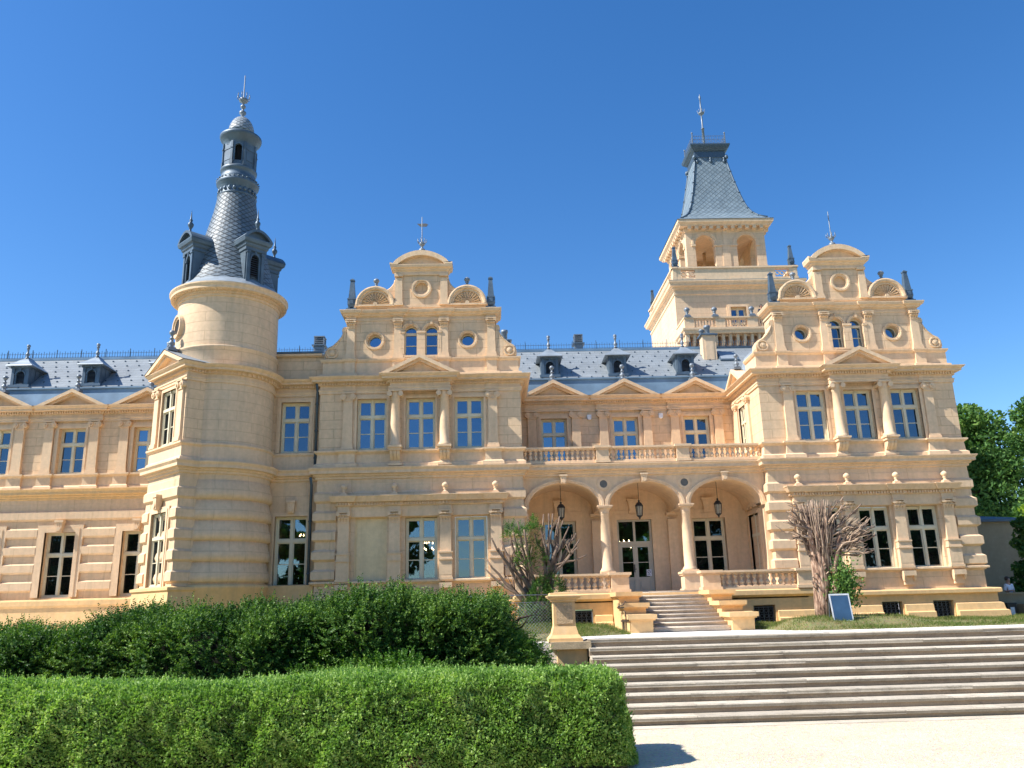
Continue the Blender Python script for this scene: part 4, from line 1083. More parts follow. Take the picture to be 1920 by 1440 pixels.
def room(x0, x1, y0, y1, z0, z1, cx, cy, cz, what):
    q = MB(); q.add([(x0, y0, z0), (x1, y0, z0), (x1, y1, z0), (x0, y1, z0), (x0, y0, z1), (x1, y0, z1), (x1, y1, z1), (x0, y1, z1)], [(0, 1, 2, 3), (4, 5, 6, 7), (1, 2, 6, 5), (2, 3, 7, 6), (3, 0, 4, 7)]); pm('room', q, [M_ROOM], PAL, I4)
    e = empty('chandelier', (cx, cy, cz-.25), 0, 'lit candle chandelier seen through '+what, 'chandelier', 'chandeliers lit inside the palace')
    put('arms', CH[0], e, T(cx, cy, cz)); put('bulbs', CH[1], e, T(cx, cy, cz))
    near = [o for o in C.objects if o.name.startswith('pane') and WM[o].translation.x > x0 and WM[o].translation.x < x1 and WM[o].translation.z < 3 and y0-.9 < WM[o].translation.y < y0+.3]
    for o in near: me = o.data.copy(); me.materials.clear(); me.materials.append(M_CLEAR); o.data = me
room(-3.75, -1.95, 35.36, 39.2, 1.9, 5.9, -2.75, 37.6, 3.35, 'the window right of the closed shutter')
room(5.4, 7.7, 38.72, 42.6, 1.26, 6.0, 6.45, 41.0, 3.45, 'the entrance door')
room(-9.3, -7.5, 35.70, 38.2, 1.8, 5.9, -8.55, 36.9, 3.75, 'the tall window beside the drain pipe')

# ------------------------------------------------------------------ round tower
TX, TY, TR = -11.45, 34.8, 2.1
Mt = T(TX, TY, 0)
NS = 64
def circ(r, n=NS): return [(r*math.cos(-2*math.pi*k/n), r*math.sin(-2*math.pi*k/n)) for k in range(n)]
def circw(r, n=NS): return [(r*math.cos(2*math.pi*k/n), r*math.sin(2*math.pi*k/n)) for k in range(n)]
mb = MB(); pc = circw(TR)
mb.lathe([(TR, 6.5), (TR, 10.05)], n=NS, smooth=True); mb.lathe([(TR-.02, 10.6), (TR, 11.5), (TR+.0, 11.5)], n=NS)
mb.lathe([(TR+.06, 10.72), (TR+.05, 11.44), (TR+.10, 11.48), (TR+.10, 11.55), (TR+.01, 11.58)], n=NS)
mb.lathe([(TR+.01, 11.5), (TR, 13.75)], n=NS)
pm('tower_drum', mb, [M_TOW], PAL, Mt)
mb = MB(); mb.lathe([(TR+.12, G0), (TR+.12, 1.75), (TR+.17, 1.80), (TR+.17, 1.92), (TR, 1.98)], n=NS, mi=0)
pm('tower_base', mb, [M_OCH], PAL, Mt)
mb = MB(); mb.lathe([(TR, 1.9), (TR, 6.3)], n=NS)
for z in COURSES: mb.lathe([(TR-.03, z), (TR+.13, z+.05), (TR+.15, z+.22), (TR+.13, z+.40), (TR+.05, z+.55), (TR+.03, z+.77), (TR-.03, z+.79)], n=NS)
pm('rusticated_wall', mb, [M_RUS], PAL, Mt)
mb = MB()
# box-shaped bay window turned 45 degrees to the left
BQ, BH = 2.30, 1.42
Mbay = Mt @ RZ(-math.pi/4) @ T(0, -BQ, 0)
mb.mold(pc, PR(9.95, .45), True); mb.dentils(pc, .17, 10.31, 10.42, .06, .055, .1, True); pm('cornice', mb, [M_STO], PAL, Mt); mb = MB()
mb.mold(pc, PG(6.2, 6.68, .36), True); pm('cornice', mb, [M_STO], PAL, Mt); mb = MB()
mb.mold(pc, [(0, 6.7), (.10, 6.7), (.08, 6.84), (.06, 7.30), (.12, 7.36), (.12, 7.42), (0, 7.46)], True); pm('cornice', mb, [M_STO], PAL, Mt); mb = MB()
mb.mold(pc, [(0, 13.70), (.05, 13.72), (.05, 13.82), (.12, 13.86), (.12, 13.94), (.34, 13.98), (.34, 14.08), (.40, 14.18), (.40, 14.24), (-.1, 14.30)], True)
mb.dentils(pc, .13, 13.82, 13.92, .045, .05, .1, True); mb.dentils(pc, .26, 13.93, 14.02, .10, .12, .15, True)
pm('cornice', mb, [M_STO], PAL, Mt)
mb = MB(); b = [(-BH, BQ), (-BH, 0), (BH, 0), (BH, BQ)]
mb.wall(-BH, BH, 6.7, 10.05, 0, [(-.63, .63, 7.46, 9.75)], .26)
for s in (-1, 1): mb.add([(s*BH, 0, 6.7), (s*BH, 2, 6.7), (s*BH, 2, 10.05), (s*BH, 0, 10.05)], [(0, 1, 2, 3)])
pm('bay_wall', mb, [M_ASH], PAL, Mbay)
mb = MB(); mb.wall(-BH, BH, 1.6, 6.3, 0, [(-.66, .66, 1.90, 4.75)], .26)
for s in (-1, 1): mb.add([(s*BH, 0, 1.6), (s*BH, 2, 1.6), (s*BH, 2, 6.3), (s*BH, 0, 6.3)], [(0, 1, 2, 3)])
rustic(mb, [(-BH, BQ), (-BH, 0), (-.98, 0)], COURSES[:4], .10); rustic(mb, [(.98, 0), (BH, 0), (BH, BQ)], COURSES[:4], .10); rustic(mb, b, [5.21], .10)
pm('rusticated_wall', mb, [M_RUS], PAL, Mbay)
mb = MB(); mb.mold(b, PR(9.95, .38)); mb.dentils(b, .15, 10.31, 10.42, .06, .055, .1); mb.box(-BH+.01, BH-.01, .01, 2, 10.5, 10.7); pm('cornice', mb, [M_STO], PAL, Mbay); mb = MB(); mb.mold(b, PG(6.2, 6.68, .34)); pm('cornice', mb, [M_STO], PAL, Mbay); mb = MB(); mb.mold(b, [(0, 6.7), (.14, 6.7), (.12, 6.82), (.06, 6.88), (.06, 7.28), (.16, 7.36), (.16, 7.43), (0, 7.46)]); pm('pedestal_course', mb, [M_STO], PAL, Mbay); mb = MB()
mb.mold(b, [(0, G0), (.25, G0), (.20, 1.7), (.26, 1.76), (.26, 1.86), (0, 1.92)]); pm('plinth', mb, [M_OCH], PAL, Mbay)
surround(Mbay, 0, 7.46, 1.26, 2.29, .14); surround(Mbay, 0, 1.90, 1.32, 2.85, .22, .07)
mb = MB(); pediment(mb, BH+.36, 10.66, 11.42, -.08, -.42); pm('pediment', mb, [M_STO], PAL, Mbay)
mb = MB()
for s in (-1, 1): mb.add([(s*(BH+.40), -.44, 10.67), (0, -.44, 11.46), (0, 2.0, 11.46), (s*(BH+.40), 2.0, 10.67)], [(0, 1, 2, 3)])
pm('bay_roof', mb, [M_ZINCL], PAL, Mbay)
window(0, 7.46, 1.26, 2.29, Mbay, 'cross', M_GLASSD, .03); window(0, 1.90, 1.32, 2.85, Mbay, 'cross', M_GLASSD, .03); keystone(Mbay, 0, 4.86, .34, .60, -.05)
for x in (-1.10, 1.10): pilaster(x, Mbay, 7.46, 9.97, .42, .10, 'ionic', .34)
pawn('finial', PAL, Mbay @ T(0, -.15, 11.42), 1.05)
# oculus of the drum
Mo = Mt @ RZ(R_(-52)) @ T(0, -TR-.03, 12.62)
q = MB(); q.ring(0, 0, 0, [(.34, -.12), (.34, .04), (.42, .05), (.43, .10), (.52, .10), (.54, 0), (.54, -.3)], 32); q.prism(arcp(0, 0, .34, .34, 0, 348.75, 31), -.005, .02, 1)
pm('oculus', q, [M_STO, M_DARK], PAL, Mo)
# spire
mb = MB()
prof = [(2.46, 14.24), (2.30, 14.36), (2.02, 14.62), (1.86, 14.95), (1.70, 15.5), (1.52, 16.2), (1.30, 17.0), (1.12, 17.75), (.97, 18.4), (.88, 18.95), (.84, 19.25)]
mb.lathe(prof[:3], n=48, mi=1); mb.lathe(prof[2:], n=48, mi=0, urep=20)
mb.lathe([(.84, 19.2), (.88, 19.25), (.80, 19.32), (.78, 19.62), (.84, 19.68), (.84, 19.74), (.93, 19.82), (.95, 19.92), (.90, 20.0), (.80, 20.05), (.86, 20.12), (.78, 20.22), (.74, 20.45), (.80, 20.50), (.82, 20.62), (.76, 20.68)], n=40, mi=2)
for k in range(22):
    a = 2*math.pi*k/22; mb.lathe([(.0, 19.36), (.07, 19.40), (.08, 19.48), (.03, 19.56), (0, 19.6)], .80*math.cos(a), .80*math.sin(a), 6, 2)
for k in range(30): a = 2*math.pi*k/30; mb.lathe([(0, 19.96), (.035, 19.98), (.04, 20.02), (0, 20.05)], .93*math.cos(a), .93*math.sin(a), 5, 2)
sp = pm('spire', mb, [M_SLATES, M_ZINCL, M_ZINC], PAL, Mt)
mb = MB()
NL = 8
mb.lathe([(.70, 20.66), (.70, 20.80)], n=40); mb.lathe([(.70, 21.75), (.71, 21.95), (.78, 22.02), (.80, 22.10), (.90, 22.18), (.94, 22.28), (.94, 22.36), (.60, 22.44)], n=40)
for k in range(NL):
    a = R_(-90+12+k*45)
    mm = RZ(a+math.pi/2) @ T(0, -.69, 0); mb.M = mm
    if k % 2 == 0:
        mb.wall(-.29, .29, 20.72, 21.85, 0, [(-.15, .15, 20.90, 21.72, .15)], .10)
        mb.ring(0, 21.57, 0, [(.15, 0), (.15, .04), (.21, .04), (.21, 0)], 12, 0, math.pi); mb.box(-.21, -.15, -.03, 0, 20.85, 21.57); mb.box(.15, .21, -.03, 0, 20.85, 21.57)
    else: mb.wall(-.29, .29, 20.72, 21.85, 0, [], .1); mb.box(-.24, .24, -.02, 0, 21.50, 21.55); mb.box(-.2, .2, -.015, 0, 20.95, 21.4)
    mb.M = RZ(a+math.pi/2+math.pi/8) @ T(0, -.75, 0); mb.box(-.05, .05, -.04, .05, 20.70, 21.85); mb.box(-.07, .07, -.06, .05, 20.66, 20.85); mb.box(-.07, .07, -.06, .05, 21.5, 21.56)
    mb.M = None
mb.lathe([(.52, 20.8), (.52, 21.9)], n=20, mi=1)
pm('lantern_stage', mb, [M_ZINC, M_DARK], sp, Mt)
mb = MB()
mb.lathe([(.60, 22.42), (.60, 22.50), (.585, 22.60)]+[(.59*math.cos(t), 22.60+.92*math.sin(t)) for t in [i*math.pi/2/12 for i in range(12)]]+[(.05, 23.53)], n=32, urep=12)
pm('dome', mb, [slate('dome_scales', (.20, .24, .27), (.29, .33, .36), (1, 5.5), .16, .3)], sp, Mt)
mb = MB(); mb.lathe([(.10, 23.48), (.06, 23.6), (.16, 23.72), (.16, 23.80), (.06, 23.88), (.05, 23.98), (.12, 24.05), (.12, 24.12), (.05, 24.2), (.05, 24.28), (.20, 24.38), (.22, 24.48), (.12, 24.52), (.03, 24.55), (.022, 25.8), (0, 25.82)], n=14)
for k in range(8): a = k*math.pi/4; mb.tube([(.18*math.cos(a), .18*math.sin(a), 24.45), (.30*math.cos(a), .30*math.sin(a), 24.56), (.27*math.cos(a), .27*math.sin(a), 24.72)], .02, 5); mb.lathe([(0, 24.69), (.035, 24.72), (0, 24.76)], .27*math.cos(a), .27*math.sin(a), 6)
pm('finial', mb, [M_STEEL], sp, Mt)
LM = {}
def lucarne(ang):
    M = Mt @ RZ(R_(ang)) @ T(0, -2.0, 14.40) @ Matrix.Diagonal((.90, 1, 1.27, 1))
    if not LM:
        mb = MB(); h = 1.42; ww = .50
        mb.wall(-ww, ww, 0, h, 0, [(-.21, .21, .18, 1.12, .21)], .12)
        for s in (-1, 1):
            mb.add([(s*ww, 0, 0), (s*ww, 1.4, 0), (s*ww, 1.4, h), (s*ww, 0, h)], [(0, 1, 2, 3)])
            mb.box(s*.38-.07, s*.38+.07, -.07, 0, .12, 1.22); mb.box(s*.38-.1, s*.38+.1, -.1, 0, 0, .16); mb.box(s*.38-.1, s*.38+.1, -.1, 0, 1.14, 1.22)
        mb.ring(0, .91, 0, [(.21, 0), (.21, .04), (.28, .04), (.28, 0)], 14, 0, math.pi); mb.box(-.04, .04, -.07, 0, 1.1, 1.24)
        mb.mold([(-ww, 1.5), (-ww, -.03), (ww, -.03), (ww, 1.5)], [(0, 1.22), (.05, 1.24), (.05, 1.34), (.1, 1.38), (.12, 1.46), (.20, 1.50), (.24, 1.60), (.24, 1.64), (-.3, 1.66)])
        LM['lucarne'] = mb.mesh('lucarne', [M_ZINC])
        mb = MB(); mb.box(-.22, .22, .10, .12, .16, 1.14, 1)
        for k in range(12): z = .19+k*.078; mb.add([(-.21, .02, z), (.21, .02, z), (.21, .09, z+.05), (-.21, .09, z+.05)], [(0, 1, 2, 3)])
        LM['louvre'] = mb.mesh('louvre', [M_PIPE, M_DARK])
        mb = MB(); hw_ = ww+.26; n = 14
        o = [(-hw_+2*hw_*k/n, 1.64+.36*math.sin(math.pi*k/n)**.8) for k in range(n+1)]; i_ = [(x*.80, 1.64+(z-1.64)*.74) for x, z in o]
        for k in range(n):
            q = [o[k], o[k+1], i_[k+1], i_[k]]
            mb.add([(x, -.27, z) for x, z in q]+[(x, 1.6, z) for x, z in q], [(0, 1, 2, 3), (0, 1, 5, 4), (3, 2, 6, 7)])
        mb.prism(i_, -.08, 0); LM['lucarne_roof'] = mb.mesh('lucarne_roof', [M_ZINC])
        mb = MB(); mb.lathe([(.11, 1.96), (.05, 2.06), (.05, 2.12), (.12, 2.22), (.13, 2.30), (.05, 2.38), (.08, 2.44), (.04, 2.5), (.025, 2.65), (0, 2.85)], 0, -.05, 12)
        LM['finial'] = mb.mesh('finial', [M_PIPE])
    for k, v in LM.items(): put(k, v, sp, M)
for a in (-45, 45, 135, 225): lucarne(a)

# ------------------------------------------------------------------ belvedere tower
BX, BY, BR = 17.5, 54.0, 4.42
Mg = T(BX, BY, 0)
mb = MB()
mb.wall(-BR, BR, 8, 21.9, 0, [(-.62, .52, 18.2, 20.62)], .3)
mb.M = Matrix(((0, 1, 0, -BR), (-1, 0, 0, 0), (0, 0, 1, 0), (0, 0, 0, 1)))
mb.wall(-2*BR, 0, 8, 21.9, 0, [(-5.8, -5.6, 16.2, 17.7), (-3.3, -3.1, 16.7, 18.4)], .3)
mb.M = None
mb.add([(BR, 0, 8), (BR, 2*BR, 8), (BR, 2*BR, 21.9), (BR, 0, 21.9)], [(0, 1, 2, 3)]); mb.add([(-BR, 2*BR, 8), (BR, 2*BR, 8), (BR, 2*BR, 21.9), (-BR, 2*BR, 21.9)], [(0, 1, 2, 3)])
mb.box(-BR+.35, BR-.35, .4, 2*BR-.3, 8, 21.8, 1)
tw = pm('belvedere_tower', mb, [M_TOW, M_DARK], PAL, Mg)
mb = MB(); sq = [(-BR, 0), (BR, 0), (BR, 2*BR), (-BR, 2*BR)]
mb.mold(sq, [(0, 21.55), (.06, 21.6), (.06, 21.75), (.015, 21.8), (.015, 21.95), (.12, 22.0), (.14, 22.1), (.34, 22.16), (.36, 22.3), (.44, 22.42), (.44, 22.5), (0, 22.62)], True)
mb.box(-BR+.1, BR-.1, .1, 2*BR-.1, 22.3, 22.66)
pm('cornice', mb, [M_STO], tw)
mb = MB(); mb.mold(sq, [(.02, 22.60), (.40, 22.52), (.42, 22.56), (.02, 22.68)], True); pm('flashing', mb, [M_ZINCL], tw)
# parapet
mb = MB(); P = BR+.02
def lattice(mb, x0, x1, z0, z1):
    n = max(2, int((x1-x0)/.26))
    for k in range(n):
        c = x0+(k+.5)*(x1-x0)/n; w_ = (x1-x0)/n/2
        mb.ring(c, (z0+z1)/2, 0, [(w_*.98, -.1), (w_*.98, .0), (w_*.70, .0), (w_*.70, -.1)], 12)
for q in range(4):
    mb.M = T(0, BR, 0) @ RZ(q*math.pi/2) @ T(0, -BR, 0)
    for a, b in ((-P, -3.85), (-2.85, 2.85), (3.85, P)): mb.box(a, b, .0, .25, 22.66, 23.55)
    mb.box(-3.85, -2.85, .0, .25, 22.66, 22.86); mb.box(2.85, 3.85, .0, .25, 22.66, 22.86); mb.box(-3.85, -2.85, .0, .25, 23.45, 23.55); mb.box(2.85, 3.85, .0, .25, 23.45, 23.55)
    lattice(mb, -3.85, -2.85, 22.86, 23.45); lattice(mb, 2.85, 3.85, 22.86, 23.45)
    for a, b in ((-P, -3.85), (-2.85, -2.2), (-.35, .35), (2.2, 2.85), (3.85, P)): mb.box(a-.04, b+.04, -.05, .25, 22.66, 22.84)
    mb.box(-P-.08, P+.08, -.08, .32, 23.55, 23.67)
    mb.M = None
pm('parapet', mb, [M_STO], tw)
for sx in (-1, 1):
    for yy in (.25, 2*BR-.25): obelisk(tw, Mg @ T(sx*(BR-.25), yy, 23.66), 1.15)
# balcony on corbels
mb = MB(); bx0, bx1, by = -BR-.05, 2.6, -2.3
mb.box(bx0, bx1, by, 0, 18.0, 18.35); mb.mold([(bx0, .0), (bx0, by), (bx1, by), (bx1, 0)], [(0, 17.95), (.06, 18.0), (.10, 18.15), (.18, 18.2), (.18, 18.32), (0, 18.36)])
n = 14
for k in range(n+1):
    x = bx0+.15+(bx1-bx0-.3)*k/n; mb.box(x-.09, x+.09, by+.15, 0, 17.45, 18.0); mb.frus(x, by+1.2, 16.9, 17.45, .08, .6, .09, 1.05)
for k in range(n):
    x = bx0+.15+(bx1-bx0-.3)*(k+.5)/n; w_ = (bx1-bx0-.3)/n/2-.08
    mb.prism([(x-w_, 18.0), (x-w_, 17.7)]+arcp(x, 17.7, w_, w_, 180, 0, 6)[1:-1]+[(x+w_, 17.7), (x+w_, 18.0)], by+.3, by+.35)
for k in range(5):
    y = by+.15+k*.5; mb.box(bx0+.02, bx0+.3, y-.09, y+.09, 17.45, 18.0)
mb.box(bx0+.3, bx1-.3, by+1.9, 0, 16.4, 18.0)
for a, b in ((bx0, bx0+.65), (-2.05-.35, -2.05+.3), (.1-.35, .1+.35), (2.2, bx1)):
    mb.box(a, b, by, by+.25, 18.35, 19.02)
for a, b in ((bx0+.65, -2.4), (-1.75, -.25), (.45, 2.2)):
    mb.box(a, b, by+.05, by+.2, 18.35, 18.45); mb.box(a, b, by+.05, by+.2, 18.93, 19.02); n = int((b-a)/.18)
    for k in range(n):
        c = a+(k+.5)*(b-a)/n; mb.box(c-.035, c+.035, by+.07, by+.17, 18.45, 18.93)
        if k % 2 == 0: mb.ring(c, 18.57, by+.06, [(.085, 0), (.085, .02), (.05, .02)], 8); mb.ring(c, 18.80, by+.06, [(.085, 0), (.085, .02), (.05, .02)], 8)
mb.box(bx0-.04, bx1+.04, by-.05, by+.3, 19.02, 19.12); mb.box(bx0, bx0+.2, by+.25, 0, 18.35, 19.0); mb.box(bx0-.05, bx0+.25, by+.3, 0, 19.02, 19.12)
pm('tower_balcony', mb, [M_STO], tw)
for x in (bx0+.25, -2.4+.02, .12): urn_ball('urn', tw, Mg @ T(x, by+.12, 19.12), [M_STEEL], 1.35)
window(-.05, 18.35, 1.1, 2.25, Mg, 'cross4', M_GLASS, .2)
q = MB(); archit(q, -.05, 18.35, 1.1, 2.27, .25, .05); pm('window_surround', q, [M_STO], tw, Mg)
# open belvedere
V = 2.92; vy = BR-V
mb = MB()
for q in range(4):
    mb.M = T(0, BR, 0) @ RZ(q*math.pi/2) @ T(0, -V, 0)
    e = 0.0 if q % 2 == 0 else .45
    mb.wall(-V, V, 22.6, 27.12, 0, [(-1.53-.72, -1.53+.72, 23.3, 26.80, .72), (1.53-.72, 1.53+.72, 23.3, 26.80, .72)], .45)
    mb.wall(-V+.45, V-.45, 22.6, 27.12, .45, [(-1.53-.72, -1.53+.72, 23.3, 26.80, .72), (1.53-.72, 1.53+.72, 23.3, 26.80, .72)], .0)
    for s in (-1, 1): mb.ring(s*1.53, 26.08, 0, [(.72, -.05), (.72, .04), (.82, .04), (.83, .08), (.97, .08), (.98, 0)], 24, 0, math.pi)
    for a, b in ((-2.53, -2.22), (-.86, .86), (2.22, 2.53)): mb.box(a, b, -.08, .5, 25.92, 26.08)
    mb.box(-.28, .28, -.05, 0, 22.6, 25.92); mb.box(-.16, .16, -.06, 0, 26.08, 27.08)
    mb.box(-V-.02, -V+.42, -.05, .1, 22.6, 24.4)
    mb.M = None
mb.box(-V+.3, V-.3, vy+.3, vy+2*V-.3, 27.0, 27.12)
mb.box(-V+.4, V-.4, vy+.4, vy+2*V-.4, 22.62, 22.72)
mb.tube([(-.6, BR+.8, 22.7), (-.6, BR+.8, 27.0)], .12, 10)
bv = pm('belvedere', mb, [M_TOW], tw)
mb = MB(); sv = [(-V, vy), (V, vy), (V, vy+2*V), (-V, vy+2*V)]
mb.mold(sv, [(.0, 27.06), (.06, 27.08), (.06, 27.14), (.10, 27.16), (.10, 27.36), (.42, 27.38), (.44, 27.46), (.60, 27.62), (.60, 27.82), (.2, 27.9)], True)
mb.dentils(sv, .40, 27.16, 27.37, .26, .26, .33, True)
pm('cornice', mb, [M_STO], tw)
# flared roof
mb = MB()
rp = [(3.56, 27.84), (3.15, 28.10), (2.75, 28.42), (2.42, 28.82), (2.18, 29.3), (1.98, 29.95), (1.78, 30.8), (1.58, 31.8), (1.40, 32.8), (1.22, 33.85), (1.15, 34.3)]
for s in range(4):
    c, s_ = math.cos(s*math.pi/2), math.sin(s*math.pi/2); L = 0
    for (ra, za), (rb, zb) in zip(rp[:-1], rp[1:]):
        L2 = L+math.hypot(rb-ra, zb-za)
        loc = [(-ra, -ra, za), (ra, -ra, za), (rb, -rb, zb), (-rb, -rb, zb)]
        mb.add([(x*c-y*s_, BR+x*s_+y*c, z) for x, y, z in loc], [(0, 1, 2, 3)], 0, [[(-ra, L), (ra, L), (rb, L2), (-rb, L2)]]); L = L2
rf = pm('tower_roof', mb, [M_SLATET], PAL, Mg)
mb = MB()
for s in range(4):
    a = math.pi/4+s*math.pi/2; mb.tube([(r*math.sqrt(2)*math.cos(a), BR+r*math.sqrt(2)*math.sin(a), z+.02) for r, z in rp[1:]], .07, 6)
    for k in range(9):
        t = k/9*(len(rp)-2)+1; i = int(t); f = t-i; r = rp[i][0]*(1-f)+rp[i+1][0]*f if i+1 < len(rp) else rp[-1][0]; z = rp[i][1]*(1-f)+rp[i+1][1]*f if i+1 < len(rp) else rp[-1][1]
        x, y = r*math.sqrt(2)*math.cos(a), BR+r*math.sqrt(2)*math.sin(a); mb.box(x-.09, x+.09, y-.09, y+.09, z, z+.05)
    mb.lathe([(0, 34.0), (.14, 34.05), (.16, 34.2), (.08, 34.35), (0, 34.4)], 1.32*math.sqrt(2)*math.cos(a)*.95, BR+1.32*math.sqrt(2)*math.sin(a)*.95, 8)
pm('ridge_rolls', mb, [M_ZINC], rf)
mb = MB(); c4 = [(-1.15, BR-1.15), (1.15, BR-1.15), (1.15, BR+1.15), (-1.15, BR+1.15)]
mb.mold(c4, [(-.02, 34.1), (.05, 34.2), (.05, 34.7), (.14, 34.75), (.20, 34.85), (.33, 34.95), (.40, 35.12), (.40, 35.22), (-1.1, 35.3)], True)
for s in (-1, 0, 1): mb.lathe([(0, 33.6), (.10, 33.7), (.12, 33.85), (.06, 34.0), (.10, 34.1), (0, 34.2)], s*1.05, BR-1.25, 8)
pm('roof_cap', mb, [M_PIPE], rf)
mb = MB(); g = 1.28
for s in range(4):
    mb.M = T(0, BR, 0) @ RZ(s*math.pi/2)
    mb.box(-g, g, -g-.012, -g+.012, 36.0, 36.03); mb.box(-g, g, -g-.012, -g+.012, 35.35, 35.38); mb.box(-g, g, -g-.012, -g+.012, 35.72, 35.74)
    for k in range(15): x = -g+2*g*k/14; mb.box(x-.010, x+.010, -g-.01, -g+.01, 35.25, 36.0)
    for k in range(7): mb.ring(-g+2*g*(k+.5)/7, 35.55, -g, [(.15, 0), (.15, .012), (.125, .012)], 10)
    mb.box(-g-.04, -g+.04, -g-.04, -g+.04, 35.2, 36.2); mb.lathe([(0, 36.18), (.07, 36.24), (.07, 36.3), (0, 36.36)], -g, -g, 8)
    mb.M = None
pm('roof_railing', mb, [M_STEEL], rf)
mb = MB(); mb.M = T(-.0, BR, 0)
mb.lathe([(.11, 35.2), (.10, 37.4), (.14, 37.42), (.14, 37.46), (.07, 37.5), (.06, 38.6), (.09, 38.75), (.22, 38.8), (.24, 38.9), (.07, 38.95), (.045, 40.1), (.08, 40.15), (.08, 40.4), (.03, 40.45), (.02, 40.6)], n=12)
for k in range(8): a = k*math.pi/4; mb.tube([(.2*math.cos(a), .2*math.sin(a), 38.85), (.33*math.cos(a), .33*math.sin(a), 39.1)], .02, 4)
pm('flag_mast', mb, [M_STEEL], rf)

# low wing at the far right, in the shade
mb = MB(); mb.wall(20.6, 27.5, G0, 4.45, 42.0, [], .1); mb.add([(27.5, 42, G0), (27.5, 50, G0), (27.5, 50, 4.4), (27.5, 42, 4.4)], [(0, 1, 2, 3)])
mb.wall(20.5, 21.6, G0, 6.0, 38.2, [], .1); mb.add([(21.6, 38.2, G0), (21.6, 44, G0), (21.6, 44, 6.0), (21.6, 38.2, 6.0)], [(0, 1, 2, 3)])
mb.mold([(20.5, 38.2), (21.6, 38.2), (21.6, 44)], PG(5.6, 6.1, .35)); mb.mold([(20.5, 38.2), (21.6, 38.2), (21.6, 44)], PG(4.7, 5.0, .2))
M_SHADED = stucco('shade_darkened_render', (.34, .27, .165)); pm('side_wing', mb, [M_SHADED], PAL, I4)  # stucco colour darkened to stand in for the shade of nearby trees
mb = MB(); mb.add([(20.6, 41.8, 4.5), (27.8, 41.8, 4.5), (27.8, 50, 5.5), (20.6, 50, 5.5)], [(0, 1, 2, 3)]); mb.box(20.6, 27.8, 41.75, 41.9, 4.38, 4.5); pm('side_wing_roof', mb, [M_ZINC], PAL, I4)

# ------------------------------------------------------------------ ground
def top(name, mesh, mats, label=None, cat=None, group=None, kind=None, loc=(0, 0, 0)):
    me = mesh.mesh(name, mats); o = bpy.data.objects.new(name, me); C.objects.link(o); M = T(*loc); o.matrix_basis = M; WM[o] = M
    return tag(o, label, cat, group, kind)
def hterr(x, y):                                           # terrace height
    return -.2*min(1, max(0, (y-21.3)/12.5))
def bumpn(x, y): return .5+.25*math.sin(x*1.7+y*.9)+.25*math.sin(x*.6-y*2.1+1.3)
def gridmesh(x0, x1, y0, y1, nx, ny, fz, inside=None):
    mb = MB(); vs = []; 
    for j in range(ny+1):
        for i in range(nx+1):
            x = x0+(x1-x0)*i/nx; y = y0+(y1-y0)*j/ny; vs.append((x, y, fz(x, y)))
    fs = []
    for j in range(ny):
        for i in range(nx):
            x = x0+(x1-x0)*(i+.5)/nx; y = y0+(y1-y0)*(j+.5)/ny
            if inside is None or inside(x, y): fs.append((j*(nx+1)+i, j*(nx+1)+i+1, (j+1)*(nx+1)+i+1, (j+1)*(nx+1)+i))
    mb.add(vs, fs, 0, None, True); return mb
mb = MB(); mb.add([(-900, -900, -1.56), (900, -900, -1.56), (900, 900, -1.56), (-900, 900, -1.56)], [(0, 1, 2, 3)])
top('ground', mb, [M_GRASSF], kind='structure')
top('gravel_path', gridmesh(-22, 34, -14, 17.6, 56, 32, lambda x, y: -1.55+.012*bumpn(x*2, y*2)), [M_GRAVEL], kind='structure')
mb = MB(); mb.add([(2.3, 21.3, .0), (60, 21.3, 0), (60, 34, -.2), (2.3, 34, -.2)], [(0, 1, 2, 3)])
mb.add([(-60, 21.4, -.03), (2.3, 21.4, -.03), (2.3, 34, -.21), (-60, 34, -.21)], [(0, 1, 2, 3)])
mb.add([(-60, 34, -.21), (60, 34, -.21), (60, 120, -.21), (-60, 120, -.21)], [(0, 1, 2, 3)])
mb.add([(-60, 21.4, -.03), (2.3, 21.4, -.03), (2.3, 21.4, -1.6), (-60, 21.4, -1.6)], [(0, 1, 2, 3)])
top('terrace', mb, [M_TERR], kind='structure')
def lawn_r(x, y):
    edge = 25.1+.35*math.sin(x*.5)+max(0, 9.6-x)*1.6; return edge
def fz_r(x, y):
    d = max(0, min(1, (y-lawn_r(x, y))/1.5)); h = .035+.13*d*bumpn(x, y)+.30*math.exp(-((x-10.6)**2/3.4+(y-27.8)**2/1.6))+.12*math.exp(-((x-13.3)**2/1.5+(y-27.4)**2/1.2))
    q = max(0, min(1, (x-8.95)/.7)); return hterr(x, y)-.05+.075*min(1, d*4, q*4)+h*d*q
def in_r(x, y): return y > lawn_r(x, y) and x > 8.9
top('lawn', gridmesh(8.9, 45, 25, 36, 190, 70, fz_r, in_r), [M_GRASS], kind='structure')
def lawn_l(x, y): return 22.4 if x < 1.9 else 25.2+max(0, x-2.4)*.75
def fz_l(x, y):
    d = max(0, min(1, (y-lawn_l(x, y))/1.2)); return hterr(x, y)-.03+(.06*min(1, d*4)+.20*d*bumpn(x, y)+.20*math.exp(-((x-2.2)**2/2+(y-28.5)**2/3))*d)*max(0, min(1, (4.33-x)/.6))
def in_l(x, y): return y > lawn_l(x, y) and x < 4.35
top('lawn', gridmesh(-30, 4.4, 22.4, 35.2, 170, 64, fz_l, in_l), [M_GRASS], kind='structure')

